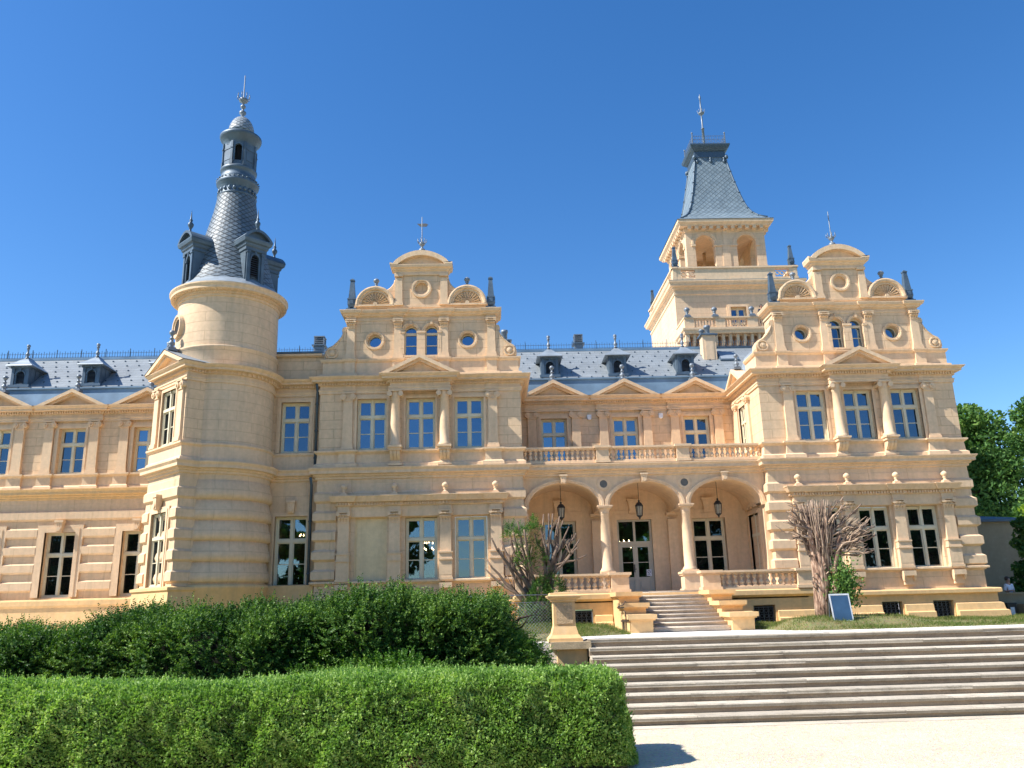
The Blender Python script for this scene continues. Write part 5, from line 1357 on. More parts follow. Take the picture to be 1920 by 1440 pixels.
# ------------------------------------------------------------------ wide flight of steps
mb = MB(); r9, t9 = .1725, .445
for k in range(9):
    y0 = 21.3-(8-k)*t9; z1 = -1.55+r9*(k+1)
    if k == 8: z1 = .012
    xl = 2.30
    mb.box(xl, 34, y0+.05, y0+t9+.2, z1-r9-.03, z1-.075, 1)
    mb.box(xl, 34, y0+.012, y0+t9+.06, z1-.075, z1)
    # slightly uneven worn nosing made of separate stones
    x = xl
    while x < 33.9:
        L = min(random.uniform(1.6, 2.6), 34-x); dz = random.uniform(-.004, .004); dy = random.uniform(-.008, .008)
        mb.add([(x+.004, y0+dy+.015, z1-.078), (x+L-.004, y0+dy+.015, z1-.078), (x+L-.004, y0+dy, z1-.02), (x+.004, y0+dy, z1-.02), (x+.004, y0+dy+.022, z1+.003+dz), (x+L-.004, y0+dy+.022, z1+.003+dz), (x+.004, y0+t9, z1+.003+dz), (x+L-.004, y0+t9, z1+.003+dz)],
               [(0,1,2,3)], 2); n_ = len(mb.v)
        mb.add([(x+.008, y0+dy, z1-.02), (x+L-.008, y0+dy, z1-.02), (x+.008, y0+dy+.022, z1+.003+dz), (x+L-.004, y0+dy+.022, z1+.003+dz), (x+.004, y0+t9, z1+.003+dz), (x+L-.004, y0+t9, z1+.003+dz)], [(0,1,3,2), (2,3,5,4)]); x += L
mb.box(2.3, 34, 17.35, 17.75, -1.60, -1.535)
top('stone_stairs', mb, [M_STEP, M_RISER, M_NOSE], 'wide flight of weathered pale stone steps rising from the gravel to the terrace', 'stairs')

# gate pier at the head of the steps
mb = MB()
mb.box(1.54, 2.27, 21.2, 22.1, -1.6, -.19); mb.box(1.40, 2.36, 21.06, 22.2, -.19, -.02)
pier = empty('gate_pier', (1.8, 21.6, -1.55), 0, 'ochre stucco pier with moulded cap and stained stone slab at the head of the steps', 'pier')
mb2 = MB(); mb2.frus(1.76, 21.62, -.02, .06, .42, .42, .42, .42); mb2.frus(1.76, 21.62, .06, .14, .40, .40, .34, .34); mb2.frus(1.76, 21.62, .14, .22, .33, .33, .31, .31); mb2.frus(1.76, 21.62, .22, .34, .31, .31, .275, .275)
mb2.box(1.49, 2.03, 21.35, 21.89, .34, .93)
pm('shaft', mb2, [M_OCH], pier, I4)
def rough(name, c):
    m, nt, bs = newmat(name); P = pos(nt); n1 = noise(nt, P, 16, 6, .7)
    nt.links.new(mixc(nt, 1, c, ramp(nt, n1, [(.35, .75), (.6, 1.05)]), 'MULTIPLY'), bs.inputs['Base Color']); bs.inputs['Roughness'].default_value = .95
    bump(nt, n1, 1, .06, bs); return m
q = MB(); q.box(1.555, 1.965, 21.335, 21.36, .40, .90); pm('roughcast_panel', q, [rough('roughcast', (.66, .46, .26))], pier, I4)
q = MB(); q.mold([(1.47, 21.33), (2.05, 21.33), (2.05, 21.91), (1.47, 21.91)], [(0, .93), (.03, .95), (.03, .98), (.10, 1.02), (.13, 1.06), (.13, 1.08), (.06, 1.10), (.05, 1.15), (-.29, 1.17)], True); pm('cap', q, [M_OCH], pier, I4)
q = MB(); q.box(1.54, 2.27, 21.2, 22.1, -1.6, -.19); pm('base', q, [M_OCH], pier, I4)
q = MB(); q.box(1.38, 2.36, 21.06, 22.2, -.19, -.02); pm('slab', q, [stone_steps('stained_slab', (.56, .43, .26))], pier, I4)
# chain link fence
mb = MB(); x0, x1, z0, z1, yy = -.9, 1.46, -.05, .94, 22.0
for x in np.arange(x0-1.0, x1, .085):
    a0, a1 = max(x, x0), min(x+(z1-z0), x1)
    if a1 > a0: mb.tube([(a0, yy, z0+(a0-x)), (a1, yy, z0+(a1-x))], .005, 3)
    if a1 > a0: mb.tube([(a0, yy+.004, z1-(a0-x)), (a1, yy+.004, z1-(a1-x))], .005, 3)
mb.tube([(x0, yy, 1.13), (x1+.02, yy, 1.12)], .011, 5); mb.tube([(x0, yy, .94), (x1+.02, yy, .94)], .008, 5); mb.tube([(x0, yy, -.1), (x0, yy, 1.15)], .02, 6)
top('chain_link_fence', mb, [M_STEEL], 'rusty chain link fence strung from the pier behind the yew hedge', 'fence')

# ------------------------------------------------------------------ foliage tools (numpy)
def leaves(name, P, L, W, mat, D=None, spread=1.0, parent=None, flat=.0):
    n = len(P)
    a = rng.normal(size=(n, 3)); 
    if D is not None: a = a*spread+D*1.6
    a /= np.linalg.norm(a, axis=1)[:, None]
    b = rng.normal(size=(n, 3)); b -= (b*a).sum(1)[:, None]*a; b /= np.linalg.norm(b, axis=1)[:, None]
    Ls = (L*rng.uniform(.6, 1.3, n))[:, None]*.5; Ws = (W*rng.uniform(.7, 1.2, n))[:, None]*.5
    V = np.empty((n, 4, 3)); V[:, 0] = P-a*Ls; V[:, 1] = P+b*Ws; V[:, 2] = P+a*Ls; V[:, 3] = P-b*Ws
    return V.reshape(-1, 3)
def quadmesh(name, V, mat):
    n = len(V)//4; me = bpy.data.meshes.new(name)
    me.vertices.add(4*n); me.vertices.foreach_set('co', V.astype(np.float32).ravel())
    me.loops.add(4*n); me.loops.foreach_set('vertex_index', np.arange(4*n, dtype=np.int32))
    me.polygons.add(n); me.polygons.foreach_set('loop_start', np.arange(0, 4*n, 4, dtype=np.int32)); me.polygons.foreach_set('loop_total', np.full(n, 4, dtype=np.int32))
    me.materials.append(mat); me.update(calc_edges=True); return me
def fn(P, f, seed=0):
    r = np.random.default_rng(seed); s = np.zeros(len(P))
    for k in range(7):
        d = r.normal(size=3); d /= np.linalg.norm(d); s += np.sin(P@d*f*r.uniform(.6, 1.8)+r.uniform(0, 6.3))
    return s/3.2
def boxshell(n, x0, x1, y0, y1, z0, z1, R=.25, ends=True):
    """points and normals on a rounded box: front, top, back(few), right end"""
    A = [(x1-x0)*(z1-z0), (x1-x0)*(y1-y0), (y1-y0)*(z1-z0), .25*(x1-x0)*(z1-z0)]
    A = np.array(A)/sum(A); ch = rng.choice(4, n, p=A); u = rng.random(n); v = rng.random(n)
    P = np.empty((n, 3)); Nn = np.zeros((n, 3))
    for c, (fx, fy, fz, nn) in enumerate([
        (x0+(x1-x0)*u, np.full(n, y0), z0+(z1-z0)*v, (0, -1, 0)), (x0+(x1-x0)*u, y0+(y1-y0)*v, np.full(n, z1), (0, 0, 1)),
        (np.full(n, x1), y0+(y1-y0)*u, z0+(z1-z0)*v, (1, 0, 0)), (x0+(x1-x0)*u, np.full(n, y1), z0+(z1-z0)*v, (0, 1, 0))]):
        k = ch == c; P[k] = np.stack([fx, fy, fz], 1)[k]; Nn[k] = nn
    Cc = np.stack([np.clip(P[:, 0], x0+R, x1-R), np.clip(P[:, 1], y0+R, y1-R), np.clip(P[:, 2], z0, z1-R)], 1)
    d = P-Cc; L = np.linalg.norm(d, axis=1); L[L < 1e-6] = 1; d /= L[:, None]
    return Cc+d*R, d

# clipped box hedge in front
n = 300000
P, D = boxshell(n, -12.5, 2.12, 13.35, 15.45, -1.5, -.19, .46)
top_wave = .025*fn(P, .9, 3)+.03*fn(P, 2.4, 4)
bl = fn(P, 1.5, 1)*.12+fn(P, 4.2, 2)*.075+fn(P, 9, 12)*.04+fn(P, 19, 13)*.03
dep = rng.exponential(.035, n)
hole = fn(P, 1.3, 9) > 1.0
bl = np.where(D[:, 2] > .6, bl*.35, bl)
P = P+D*(bl-dep-np.where(hole & (D[:, 1] < -.3), rng.uniform(0, .22, n), 0))[:, None]; P[:, 2] += top_wave
low = (P[:, 2] < -1.15)&(P[:, 0] < -3.5)&(rng.random(n) < .4); P = P[~low]; D = D[~low]
P[:, 2] += rng.exponential(.015, len(P))*(D[:, 2] > .5)
dry = ((fn(P, 1.7, 77) > .95)&(P[:, 2] < -.55)&(P[:, 0] < 0)&(D[:, 1] < -.3)&(rng.random(len(P)) < .75))
VD = leaves('box', P[dry]-D[dry]*.06, .045, .022, None, None, 1.0); P = P[~dry]; D = D[~dry]
V = leaves('box', P, .056, .036, None, D+np.array([-.25, -.1, .35]), 1.0)
k_ = rng.choice(len(P), 2600); sel = D[k_][:, 2] > -.2; k_ = k_[sel]; dd = D[k_]*.6+np.array([0, 0, .7])+rng.normal(size=(len(k_), 3))*.3; dd /= np.linalg.norm(dd, axis=1)[:, None]
hd = empty('box_hedge', (-4, 14.4, -1.55), 0, 'clipped box hedge with small bright green leaves in the front beside the gravel', 'hedge')
BOXV = V
M_DRY = leaf('dry_leaves', [(.2, (.10, .07, .035)), (.5, (.26, .19, .10)), (.8, (.45, .38, .22))], .8, .1)
put('dry_foliage', quadmesh('dry_foliage', VD, M_DRY), hd, I4, 'brown bare patches low in the hedge')
q = MB(); q.box(-12.2, 1.9, 13.75, 15.1, -1.55, -.62);  # near-black box added among the stems so the interior looks shaded
for k in range(160):
    x = random.uniform(-12.3, 1.9); z = random.uniform(-1.5, -.5); q.tube([(x, 13.9, z-.3), (x+random.uniform(-.12, .12), 13.45, z), (x+random.uniform(-.2, .2), 13.3+random.uniform(-.05, .06), z+random.uniform(.1, .3))], [.014, .009, .004], 4)
put('stems', q.mesh('stems', [plain('stems_and_dark_core', (.02, .026, .01), 1)]), hd, I4)

# yew hedge behind: many feathery shoots
def shoots(P, D, k=14, L=.22, nl=.05, w=.010, droop=.0):
    """each shoot: a short curved twig with needles left and right"""
    n = len(P); t = np.linspace(.08, 1, k)
    up = np.array([0, 0, 1.]); s = np.cross(D, up+rng.normal(size=(n, 3))*.5); s /= np.linalg.norm(s, axis=1)[:, None]
    Ls = L*rng.uniform(.5, 1.3, n)
    C_ = P[:, None, :]+D[:, None, :]*(t[None, :, None]*Ls[:, None, None]); C_[:, :, 2] -= (t**2)[None, :]*Ls[:, None]*droop
    sg = np.where(np.arange(k) % 2 == 0, 1, -1)
    a = s[:, None, :]*sg[None, :, None]*.9+D[:, None, :]*.55+rng.normal(size=(n, k, 3))*.25; a /= np.linalg.norm(a, axis=2)[:, :, None]
    b = np.cross(a, rng.normal(size=(n, k, 3))); b /= np.linalg.norm(b, axis=2)[:, :, None]
    ln = (nl*(1.15-.7*t))[None, :, None]
    V = np.empty((n, k, 4, 3)); V[:, :, 0] = C_; V[:, :, 1] = C_+a*ln*.5+b*w; V[:, :, 2] = C_+a*ln; V[:, :, 3] = C_+a*ln*.5-b*w
    return V.reshape(-1, 3)
def yewmass(n, box, seed, R=.5, amp=.24, **kw):
    P, D = boxshell(n, *box, R)
    P = P+D*(amp*fn(P, 1.5, seed)*np.where(D[:, 2] > .6, .5, 1)+amp*.5*fn(P, 3.6, seed+1)+amp*.55*fn(P, 8.5, seed+2)-rng.exponential(.11, n))[:, None]
    up = D*.8+np.array([0, -.1, .35])+rng.normal(size=D.shape)*.45; up /= np.linalg.norm(up, axis=1)[:, None]
    return shoots(P, up, **kw)
put('foliage', quadmesh('box_foliage', np.concatenate([BOXV, shoots(P[k_], dd, k=12, L=.12, nl=.035, w=.010)]), M_BOX), hd, I4)
yh = empty('yew_hedge', (-5, 18.6, -1.55), 0, 'tall dark green yew hedge behind the clipped hedge, below the round tower', 'hedge')
Vs = [yewmass(10500, (-13.5, -8.0, 17.6, 20.2, -1.5, .30), 21, nl=.08, w=.016, k=18, L=.36),
      yewmass(7600, (-8.4, -3.7, 17.5, 20.2, -1.5, .66), 31, nl=.08, w=.016, k=18, L=.36),
      yewmass(7600, (-3.9, .20, 17.6, 20.2, -1.2, .84), 41, nl=.08, w=.016, k=18, L=.36)]
put('foliage', quadmesh('yew_foliage', np.concatenate(Vs), M_YEW), yh, I4)
q = MB(); q.box(-13.4, -8.2, 18.1, 19.9, -1.55, .12); q.box(-8.2, -4.0, 18.05, 19.9, -1.55, .48); q.box(-4.0, -.25, 18.15, 19.9, -1.55, .64)  # solid dark boxes added to block light inside the hedge
put('dark_core', q.mesh('core', [M_CORE]), yh, I4)
# loose lower yew with long light shoots
yb = empty('spreading_yew', (-.5, 17.6, -1.5), 0, 'loose yellow green yew bush with long shoots between hedge and pier', 'shrub')
def blob(n, c, r, seed, amp=.2, **kw):
    d = rng.normal(size=(n, 3)); d[:, 2] = np.abs(d[:, 2])*.9-.25; d /= np.linalg.norm(d, axis=1)[:, None]
    rr = 1+amp*fn(d*2.2, 1.6, seed)-rng.exponential(.10, n)
    P = np.array(c)+d*np.array(r)*rr[:, None]; up = d*.9+np.array([0, -.05, .25])+rng.normal(size=d.shape)*.3; up /= np.linalg.norm(up, axis=1)[:, None]
    return shoots(P, up, **kw)
Vs = [blob(2600, (-2.0, 17.3, -1.2), (1.7, .9, 1.15), 51, L=.42, nl=.085, w=.012, k=20, droop=.3), blob(2600, (.2, 18.6, -1.0), (.92, .8, 1.2), 52, L=.42, nl=.085, w=.012, k=20, droop=.3), blob(1200, (-3.6, 17.3, -1.3), (1.2, .8, .9), 53, L=.4, nl=.085, w=.012, k=20, droop=.3)]
M_YEWL = leaf('young_yew_needles', [(.15, (.03, .085, .015)), (.5, (.075, .18, .025)), (.85, (.19, .30, .05))], .45, .3)
put('foliage', quadmesh('young_yew', np.concatenate(Vs), M_YEWL), yb, I4)
q = MB()
for k in range(40):
    a = random.uniform(-2.6, .9); q.tube([(a*.7-.4, 18.2, -1.5), (a*.85-.2, 18.0, -1.0+random.random()*.4), (a, 17.6+random.random()*.5, -.7+random.random()*.6)], [.03, .02, .006], 5)
q.tube([(.05, 18.9, -.3), (.35, 18.7, .35), (.55, 18.6, .60), (.85, 18.55, .66)], [.05, .04, .03, .012], 6); q.tube([(.3, 18.7, .3), (.6, 18.6, .42), (.75, 18.5, .62)], [.03, .02, .01], 5)
put('stems', q.mesh('stems', [plain('yew_stems', (.05, .035, .025), 1)]), yb, I4)

# ------------------------------------------------------------------ pruned yews on the terrace
def twigs(mb, base, tip, r0, r1, n=5, wob=.08, seg=6):
    B = Vector(base); E_ = Vector(tip); pts = []
    for k in range(n+1):
        t = k/n; p = B.lerp(E_, t)
        if 0 < k < n: p = p+Vector((random.uniform(-wob, wob), random.uniform(-wob, wob), random.uniform(-wob, wob)*.6+.10*math.sin(math.pi*t)*-(E_-B).length*.3))
        pts.append(p)
    mb.tube(pts, [r0+(r1-r0)*k/n for k in range(n+1)], seg); return pts
# left one: spreading bare limbs over a leafy base
yl = empty('pruned_yew', (1.4, 29.5, -.1), 0, 'hard pruned yew with bare upswept limbs and green tufts at the porch end', 'tree')
mb = MB()
tips = [(-.23, 2.50), (-.28, 2.16), (-.03, 3.15), (.28, 3.10), (.59, 3.41), (.63, 3.02), (.89, 3.71), (.2, 2.8), (.45, 2.6), (.75, 3.3), (1.1, 3.4)]
for i, (x, z) in enumerate(tips):
    pts = twigs(mb, (1.20+.03*i, 29.5+random.uniform(-.1, .1), .9+.05*i), (x, 29.5+random.uniform(-.7, .5), z), .075, .028, 6, .06)
    for k in range(2): j = random.randint(2, 4); p = pts[j]; twigs(mb, p, p+Vector((random.uniform(-.45, .1), random.uniform(-.3, .3), random.uniform(.2, .6))), .03, .015, 3, .03, 5)
tips = [(1.84, 3.98), (2.02, 4.0), (2.14, 3.97), (2.3, 3.6), (2.52, 3.75), (2.73, 3.53), (2.98, 3.29), (3.04, 3.04), (2.93, 2.75), (2.6, 3.3), (2.4, 3.9), (1.7, 3.5), (1.5, 3.3), (2.1, 3.4), (2.75, 3.1)]
for i, (x, z) in enumerate(tips):
    pts = twigs(mb, (1.75+.03*i, 29.4+random.uniform(-.1, .1), 1.5+.03*i), (x, 29.4+random.uniform(-.5, .5), z), .055, .024, 5, .05)
    for k in range(2): j = random.randint(2, 4); p = pts[j]; twigs(mb, p, p+Vector((random.uniform(-.15, .35), random.uniform(-.3, .3), random.uniform(.15, .4))), .024, .014, 3, .03, 5)
for dx in (-.25, -.1, .05, .2, .35): mb.tube([(1.45+dx, 29.5, -.2), (1.45+dx*1.2, 29.45, .8), (1.5+dx*1.6, 29.45, 1.7)], [.12, .11, .07], 8)
mb.tube([(1.9, 29.5, 1.2), (2.0, 29.4, 2.2), (2.3, 29.3, 2.9)], [.1, .09, .05], 8)
twigs(mb, (2.2, 29.3, 2.2), (3.25, 29.1, 2.50), .035, .025, 5, .05)
pm('limbs', mb, [M_TWIGD], yl, I4)
Vs = [blob(1500, (1.5, 29.4, .35), (.55, .45, 1.25), 61, L=.22, nl=.07, w=.012, k=10), blob(420, (1.25, 29.4, 2.3), (.40, .35, 1.05), 62, amp=.5, L=.2, nl=.07, w=.012, k=10), blob(180, (.75, 29.4, 3.3), (.3, .3, .35), 63, amp=.6, L=.2, nl=.07, w=.011, k=10), blob(110, (1.45, 29.4, 3.5), (.2, .3, .3), 64, amp=.6, L=.2, nl=.07, w=.011, k=10), blob(300, (2.1, 29.4, 1.2), (.35, .3, .7), 65, L=.2, nl=.07, w=.011, k=10)]
put('foliage', quadmesh('foliage', np.concatenate(Vs), M_YEW), yl, I4)
# right one: thick stripped trunk crowned with cut branches
yr = empty('pruned_yew_stump', (10.75, 27.7, .1), 0, 'thick stripped yew trunk crowned with short cut grey branches, behind the folding board', 'tree')
mb = MB()
for i in range(13):
    a = 2*math.pi*i/13; c, s = math.cos(a), math.sin(a); e = random.uniform(-.03, .03)
    tx = 10.85+.42*c+random.uniform(-.05, .05)
    mb.tube([(10.72+.15*c, 27.7+.13*s, -.1), (10.74+.14*c+e, 27.7+.14*s, .7), (10.82+.18*c+e, 27.7+.17*s, 1.5), (10.84+.26*c-e, 27.7+.22*s, 2.4), (tx, 27.7+.32*s, 2.9), (tx+.04*c, 27.7+.36*s, 3.35+random.uniform(-.2, .3))], [.125, .115, .105, .08, .05, .02], 8)
mb.tube([(11.0, 27.6, .2), (11.15, 27.5, 1.2), (11.22, 27.5, 1.9), (11.40, 27.5, 2.5), (11.5, 27.5, 2.9)], [.13, .12, .10, .08, .05], 8)
mb.tube([(11.0, 27.55, .4), (11.1, 27.45, 1.0), (11.2, 27.45, 1.35)], [.10, .10, .09], 8)
pm('trunk', mb, [M_BARK], yr, I4)
mb = MB()
for k in range(190):                                         # dense brush at the top
    a = random.uniform(0, 2*math.pi); rr = random.uniform(.1, .42); x = 10.82+rr*math.cos(a); y = 27.7+rr*.8*math.sin(a)
    zt = random.uniform(3.3, 4.1); twigs(mb, (x, y, random.uniform(2.1, 3.1)), (x+random.uniform(-.16, .16)+.45*rr*math.cos(a)*(zt-2.6), y+random.uniform(-.15, .15), zt), .027, .010, 4, .035, 5)
L_ = [((10.5, 2.9), (9.76, 3.38)), ((10.5, 2.8), (9.73, 3.06)), ((10.45, 2.9), (9.84, 2.80)), ((10.5, 3.2), (9.87, 3.74)), ((10.6, 3.3), (10.11, 4.01)), ((10.5, 3.0), (9.95, 3.55)), ((10.45, 2.6), (10.1, 2.85)), ((10.5, 3.1), (9.8, 3.25)),
      ((11.15, 3.0), (11.91, 3.89)), ((11.2, 2.9), (12.24, 3.84)), ((11.3, 2.7), (12.11, 3.16)), ((11.4, 2.6), (12.66, 3.09)), ((11.4, 2.5), (12.64, 2.82)), ((11.4, 2.4), (12.20, 2.24)), ((11.4, 2.45), (12.29, 2.54)), ((11.1, 3.2), (11.53, 3.79)), ((11.1, 3.3), (11.48, 4.0)), ((11.3, 2.6), (12.4, 2.95)), ((11.35, 2.5), (12.45, 2.7)), ((11.2, 2.8), (12.0, 3.3)), ((11.0, 2.6), (11.7, 2.62)), ((11.2, 2.4), (12.0, 2.75)), ((11.1, 2.9), (11.9, 3.5))]
for (bx, bz), (tx, tz) in L_:
    pts = twigs(mb, (bx, 27.6+random.uniform(-.15, .15), bz), (tx, 27.6+random.uniform(-.5, .35), tz), .048, .020, 6, .06, 6)
    for k in range(4):
        j = random.randint(2, 5); p = pts[j]; sx = 1 if tx > bx else -1
        twigs(mb, p, p+Vector((sx*random.uniform(.1, .35), random.uniform(-.25, .25), random.uniform(-.12, .28))), .024, .011, 3, .03, 5)
for k in range(26):
    z = random.uniform(.5, 3.0); a = random.uniform(math.pi, 2*math.pi); x = 10.8+.26*math.cos(a); y = 27.65+.22*math.sin(a)
    twigs(mb, (x, y, z), (x+.16*math.cos(a), y-.1, z+random.uniform(-.02, .12)), .03, .018, 2, .01, 5)
for k in range(26):
    p = Vector((11.25+random.uniform(-.1, .2), 27.55, random.uniform(2.1, 3.0))); e = Vector((random.uniform(11.8, 12.7), 27.55+random.uniform(-.5, .4), random.uniform(2.2, 3.45)))
    pts = twigs(mb, p, e, .034, .012, 6, .07, 5)
    for j in (3, 4, 5): twigs(mb, pts[j], pts[j]+Vector((random.uniform(.05, .3), random.uniform(-.2, .2), random.uniform(-.15, .25))), .018, .008, 3, .03, 4)
for i in range(len(mb.f)):
    pass
me_ = mb.mesh('cut_branches', [M_TWIG, M_TWIGD])
mi_ = np.array([1 if math.sin(f[0]//35*12.9898)*43758.5 % 1 > .5 else 0 for f in mb.f], dtype=np.int32); me_.polygons.foreach_set('material_index', mi_)
put('cut_branches', me_, yr, I4)
P = np.array([11.38, 27.45, 1.25])+rng.normal(size=(2300, 3))*np.array([.22, .2, .36]); D = P-np.array([11.3, 27.5, 1.0]); D /= np.linalg.norm(D, axis=1)[:, None]
P = P[P[:, 2] > .5]; D = D[:len(P)]
V = leaves('x', P, .12, .06, None, D, .8)
sh = empty('young_shrub', (11.3, 27.4, 0), 0, 'small dark green leafy shrub sprouting beside the stripped trunk', 'shrub'); put('foliage', quadmesh('foliage', V, M_TREE), sh, I4)
q = MB(); 
for k in range(6): q.tube([(11.3, 27.45, .1), (11.3+random.uniform(-.1, .15), 27.45, .7), (11.35+random.uniform(-.2, .3), 27.4, 1.3+random.random()*.4)], [.015, .012, .005], 4)
pm('stems', q, [M_TRUNK], sh, I4)
# grass blades on the visible lawns
def blades(n, x0, x1, y0, y1, fz, ins, L=.09):
    x = rng.uniform(x0, x1, n); y = rng.uniform(y0, y1, n); P = []
    for a, b in zip(x, y):
        if ins(a, b) and bumpn(a*1.3, b*1.7) > rng.random()*.9: P.append((a, b, fz(a, b)))
    P = np.array(P); n = len(P); d = rng.normal(size=(n, 3))*.45+np.array([0, 0, 1.]); d /= np.linalg.norm(d, axis=1)[:, None]
    l = (L*rng.uniform(.4, 1.3, n))[:, None]; s = np.cross(d, rng.normal(size=(n, 3))); s /= np.linalg.norm(s, axis=1)[:, None]
    V = np.empty((n, 4, 3)); V[:, 0] = P-s*.008; V[:, 1] = P+s*.008; V[:, 2] = P+d*l+s*.002; V[:, 3] = P+d*l-s*.002
    return V.reshape(-1, 3)
V = blades(60000, 8.9, 22, 25, 33, fz_r, in_r); V2 = blades(36000, -1.5, 4.3, 24, 32, fz_l, in_l, .13)
g = bpy.data.objects.new('grass', quadmesh('grass', np.concatenate([V, V2]), M_BLADE)); C.objects.link(g); tag(g, 'short dry grass along the foot of the palace', 'grass', None, 'stuff')

# ------------------------------------------------------------------ small things
def lantern_mesh():
    mb = MB()
    mb.tube([(0, 0, .76), (0, 0, 1.55)], .012, 6)
    mb.lathe([(0, .76), (.03, .74), (.05, .70), (.03, .66), (.10, .62), (.16, .53), (.19, .50), (.17, .48), (.17, .46)], n=8, smooth=False)
    mb.lathe([(.13, .06), (.10, .02), (.05, -.02), (.03, -.08), (0, -.12)], n=8, smooth=False)
    for k in range(8):
        a = 2*math.pi*k/8; mb.tube([(.165*math.cos(a), .165*math.sin(a), .47), (.12*math.cos(a), .12*math.sin(a), .05)], .012, 4)
    return mb.mesh('frame', [M_IRON])
LF = lantern_mesh(); q = MB(); q.lathe([(.155, .465), (.112, .055)], n=8, smooth=False); q.lathe([(.03, .1), (.03, .35)], n=8); LG = q.mesh('glass', [M_LAMPG])
for x, d in ((3.05, 'left arch, behind the pruned yew'), (6.5, 'middle arch, over the entrance door'), (10.0, 'right arch, before the dark window')):
    l = empty('hanging_lantern', (x, 36.5, 4.50), 0, 'black iron lantern hanging in the '+d, 'lantern', 'lanterns hanging in the arcade')
    put('frame', LF, l, T(x, 36.5, 4.50)); put('glass', LG, l, T(x, 36.5, 4.50))
# board
bd = empty('notice_board', (10.95, 26.6, -.05), 0, 'folding grey framed board with blank panel coloured like reflected sky standing on the grass edge', 'board')
Ma = T(10.93, 26.6, -.03) @ RZ(R_(-4)) @ Matrix.Rotation(R_(-14), 4, 'X')
q = MB(); q.box(-.28, .28, -.012, .012, .17, .99); o = pm('panel', q, [plain('sky_reflection_panel', (.04, .085, .15), .15, 0, 3, .15)], bd, Ma)  # blue base colour imitates sky reflected in a clear panel
q = MB(); q.box(-.31, -.275, -.02, .02, .0, 1.03); q.box(.275, .31, -.02, .02, .0, 1.03); q.box(-.275, .275, -.02, .02, .98, 1.03); q.box(-.275, .275, -.02, .02, .15, .19); pm('frame', q, [plain('pale_aluminium', (.5, .52, .54), .4)], bd, Ma)
q = MB(); Mb2 = T(10.93, 26.6, -.03) @ RZ(R_(-4)) @ T(0, .52, 0) @ Matrix.Rotation(R_(15), 4, 'X'); q.box(-.31, -.28, -.015, .015, 0, 1.02); q.box(.28, .31, -.015, .015, 0, 1.02); q.box(-.28, .28, -.012, .012, .4, .43); pm('rear_frame', q, [M_STEEL], bd, Mb2)
# notice on the door leaf
q = MB(); q.box(-.11, .11, -.006, 0, 0, .30); q.ring(0, .19, -.006, [(.075, .0), (.075, .003), (.055, .003), (.055, 0)], 20, mi=1)
q.add([(-.05, -.009, .145), (-.035, -.009, .135), (.05, -.009, .235), (.035, -.009, .245)], [(0, 1, 2, 3)], 1)
for k in range(3): q.box(-.08, .08-.02*k, -.008, -.005, .03+k*.025, .04+k*.025, 1)
nt_ = top('door_notice', q, [M_WHITE, plain('notice_ink', (.10, .08, .16), .6)], 'small white paper notice with a dark round symbol on the entrance door', 'notice', loc=(7.12, 38.50, 2.02))
# boot scraper / bracket fittings by the left stair cheek
q = MB(); q.tube([(4.42, 28.6, -.08), (4.40, 28.6, .55), (4.36, 28.6, .62)], .018, 6); q.tube([(4.30, 28.7, -.08), (4.34, 28.65, .30)], .016, 6); q.box(4.24, 4.50, 28.50, 28.66, .26, .31); q.tube([(4.2, 28.9, .75), (4.38, 28.85, .80), (4.44, 28.7, .92)], .02, 6); q.box(4.18, 4.40, 28.8, 28.95, .70, .74)
top('metal_bracket', q, [M_TRUNK], 'dark rusty metal bracket fixed beside the left stair cheek', 'bracket')
# people
def skin_person(name, joints, edges, label, group=None, mats=None, loc=(0, 0, 0), rz=0, clothes=None, hair=None, scale=1.0):
    root = empty(name, loc, rz, label, 'person', group)
    M = WM[root] @ Matrix.Scale(scale, 4)
    me = bpy.data.meshes.new('body'); me.from_pydata([j[:3] for j in joints], edges, []); me.materials.append(mats[0])
    o = put('body', me, root, M); sk = o.modifiers.new('skin', 'SKIN')
    for v, j in zip(me.skin_vertices[0].data, joints): v.radius = (j[3], j[4] if len(j) > 4 else j[3])
    me.skin_vertices[0].data[0].use_root = True; s = o.modifiers.new('sub', 'SUBSURF'); s.levels = 2; s.render_levels = 2
    for nm, js, es, mt in clothes or []:
        me = bpy.data.meshes.new(nm); me.from_pydata([j[:3] for j in js], es, []); me.materials.append(mt)
        c = put(nm, me, root, M); c.modifiers.new('skin', 'SKIN')
        for v, j in zip(me.skin_vertices[0].data, js): v.radius = (j[3], j[4] if len(j) > 4 else j[3])
        me.skin_vertices[0].data[0].use_root = True; s = c.modifiers.new('sub', 'SUBSURF'); s.levels = 2; s.render_levels = 2
    if hair:
        q = MB(); q.lathe([(.098, 1.60), (.106, 1.66), (.10, 1.72), (.07, 1.765), (.0, 1.78)], 0, .022, 16); pm('hair', q, [hair], root, M)
    q = MB()
    for s_ in (-1, 1): q.lathe([(0, 1.625), (.011, 1.635), (0, 1.645)], s_*.033, -.088, 8)
    q.box(-.025, .025, -.095, -.085, 1.555, 1.562); pm('face', q, [M_IRON], root, M)
    return root
SKIN = plain('skin', (.42, .24, .17), .55); SKIN2 = plain('skin_tanned', (.36, .18, .11), .55)
HAIR = plain('dark_hair', (.05, .03, .02), .6); SHIRT = plain('white_shirt', (.72, .72, .76), .8); TROU = plain('dark_trousers', (.03, .035, .05), .85); DSH = plain('navy_shirt', (.02, .025, .04), .85)
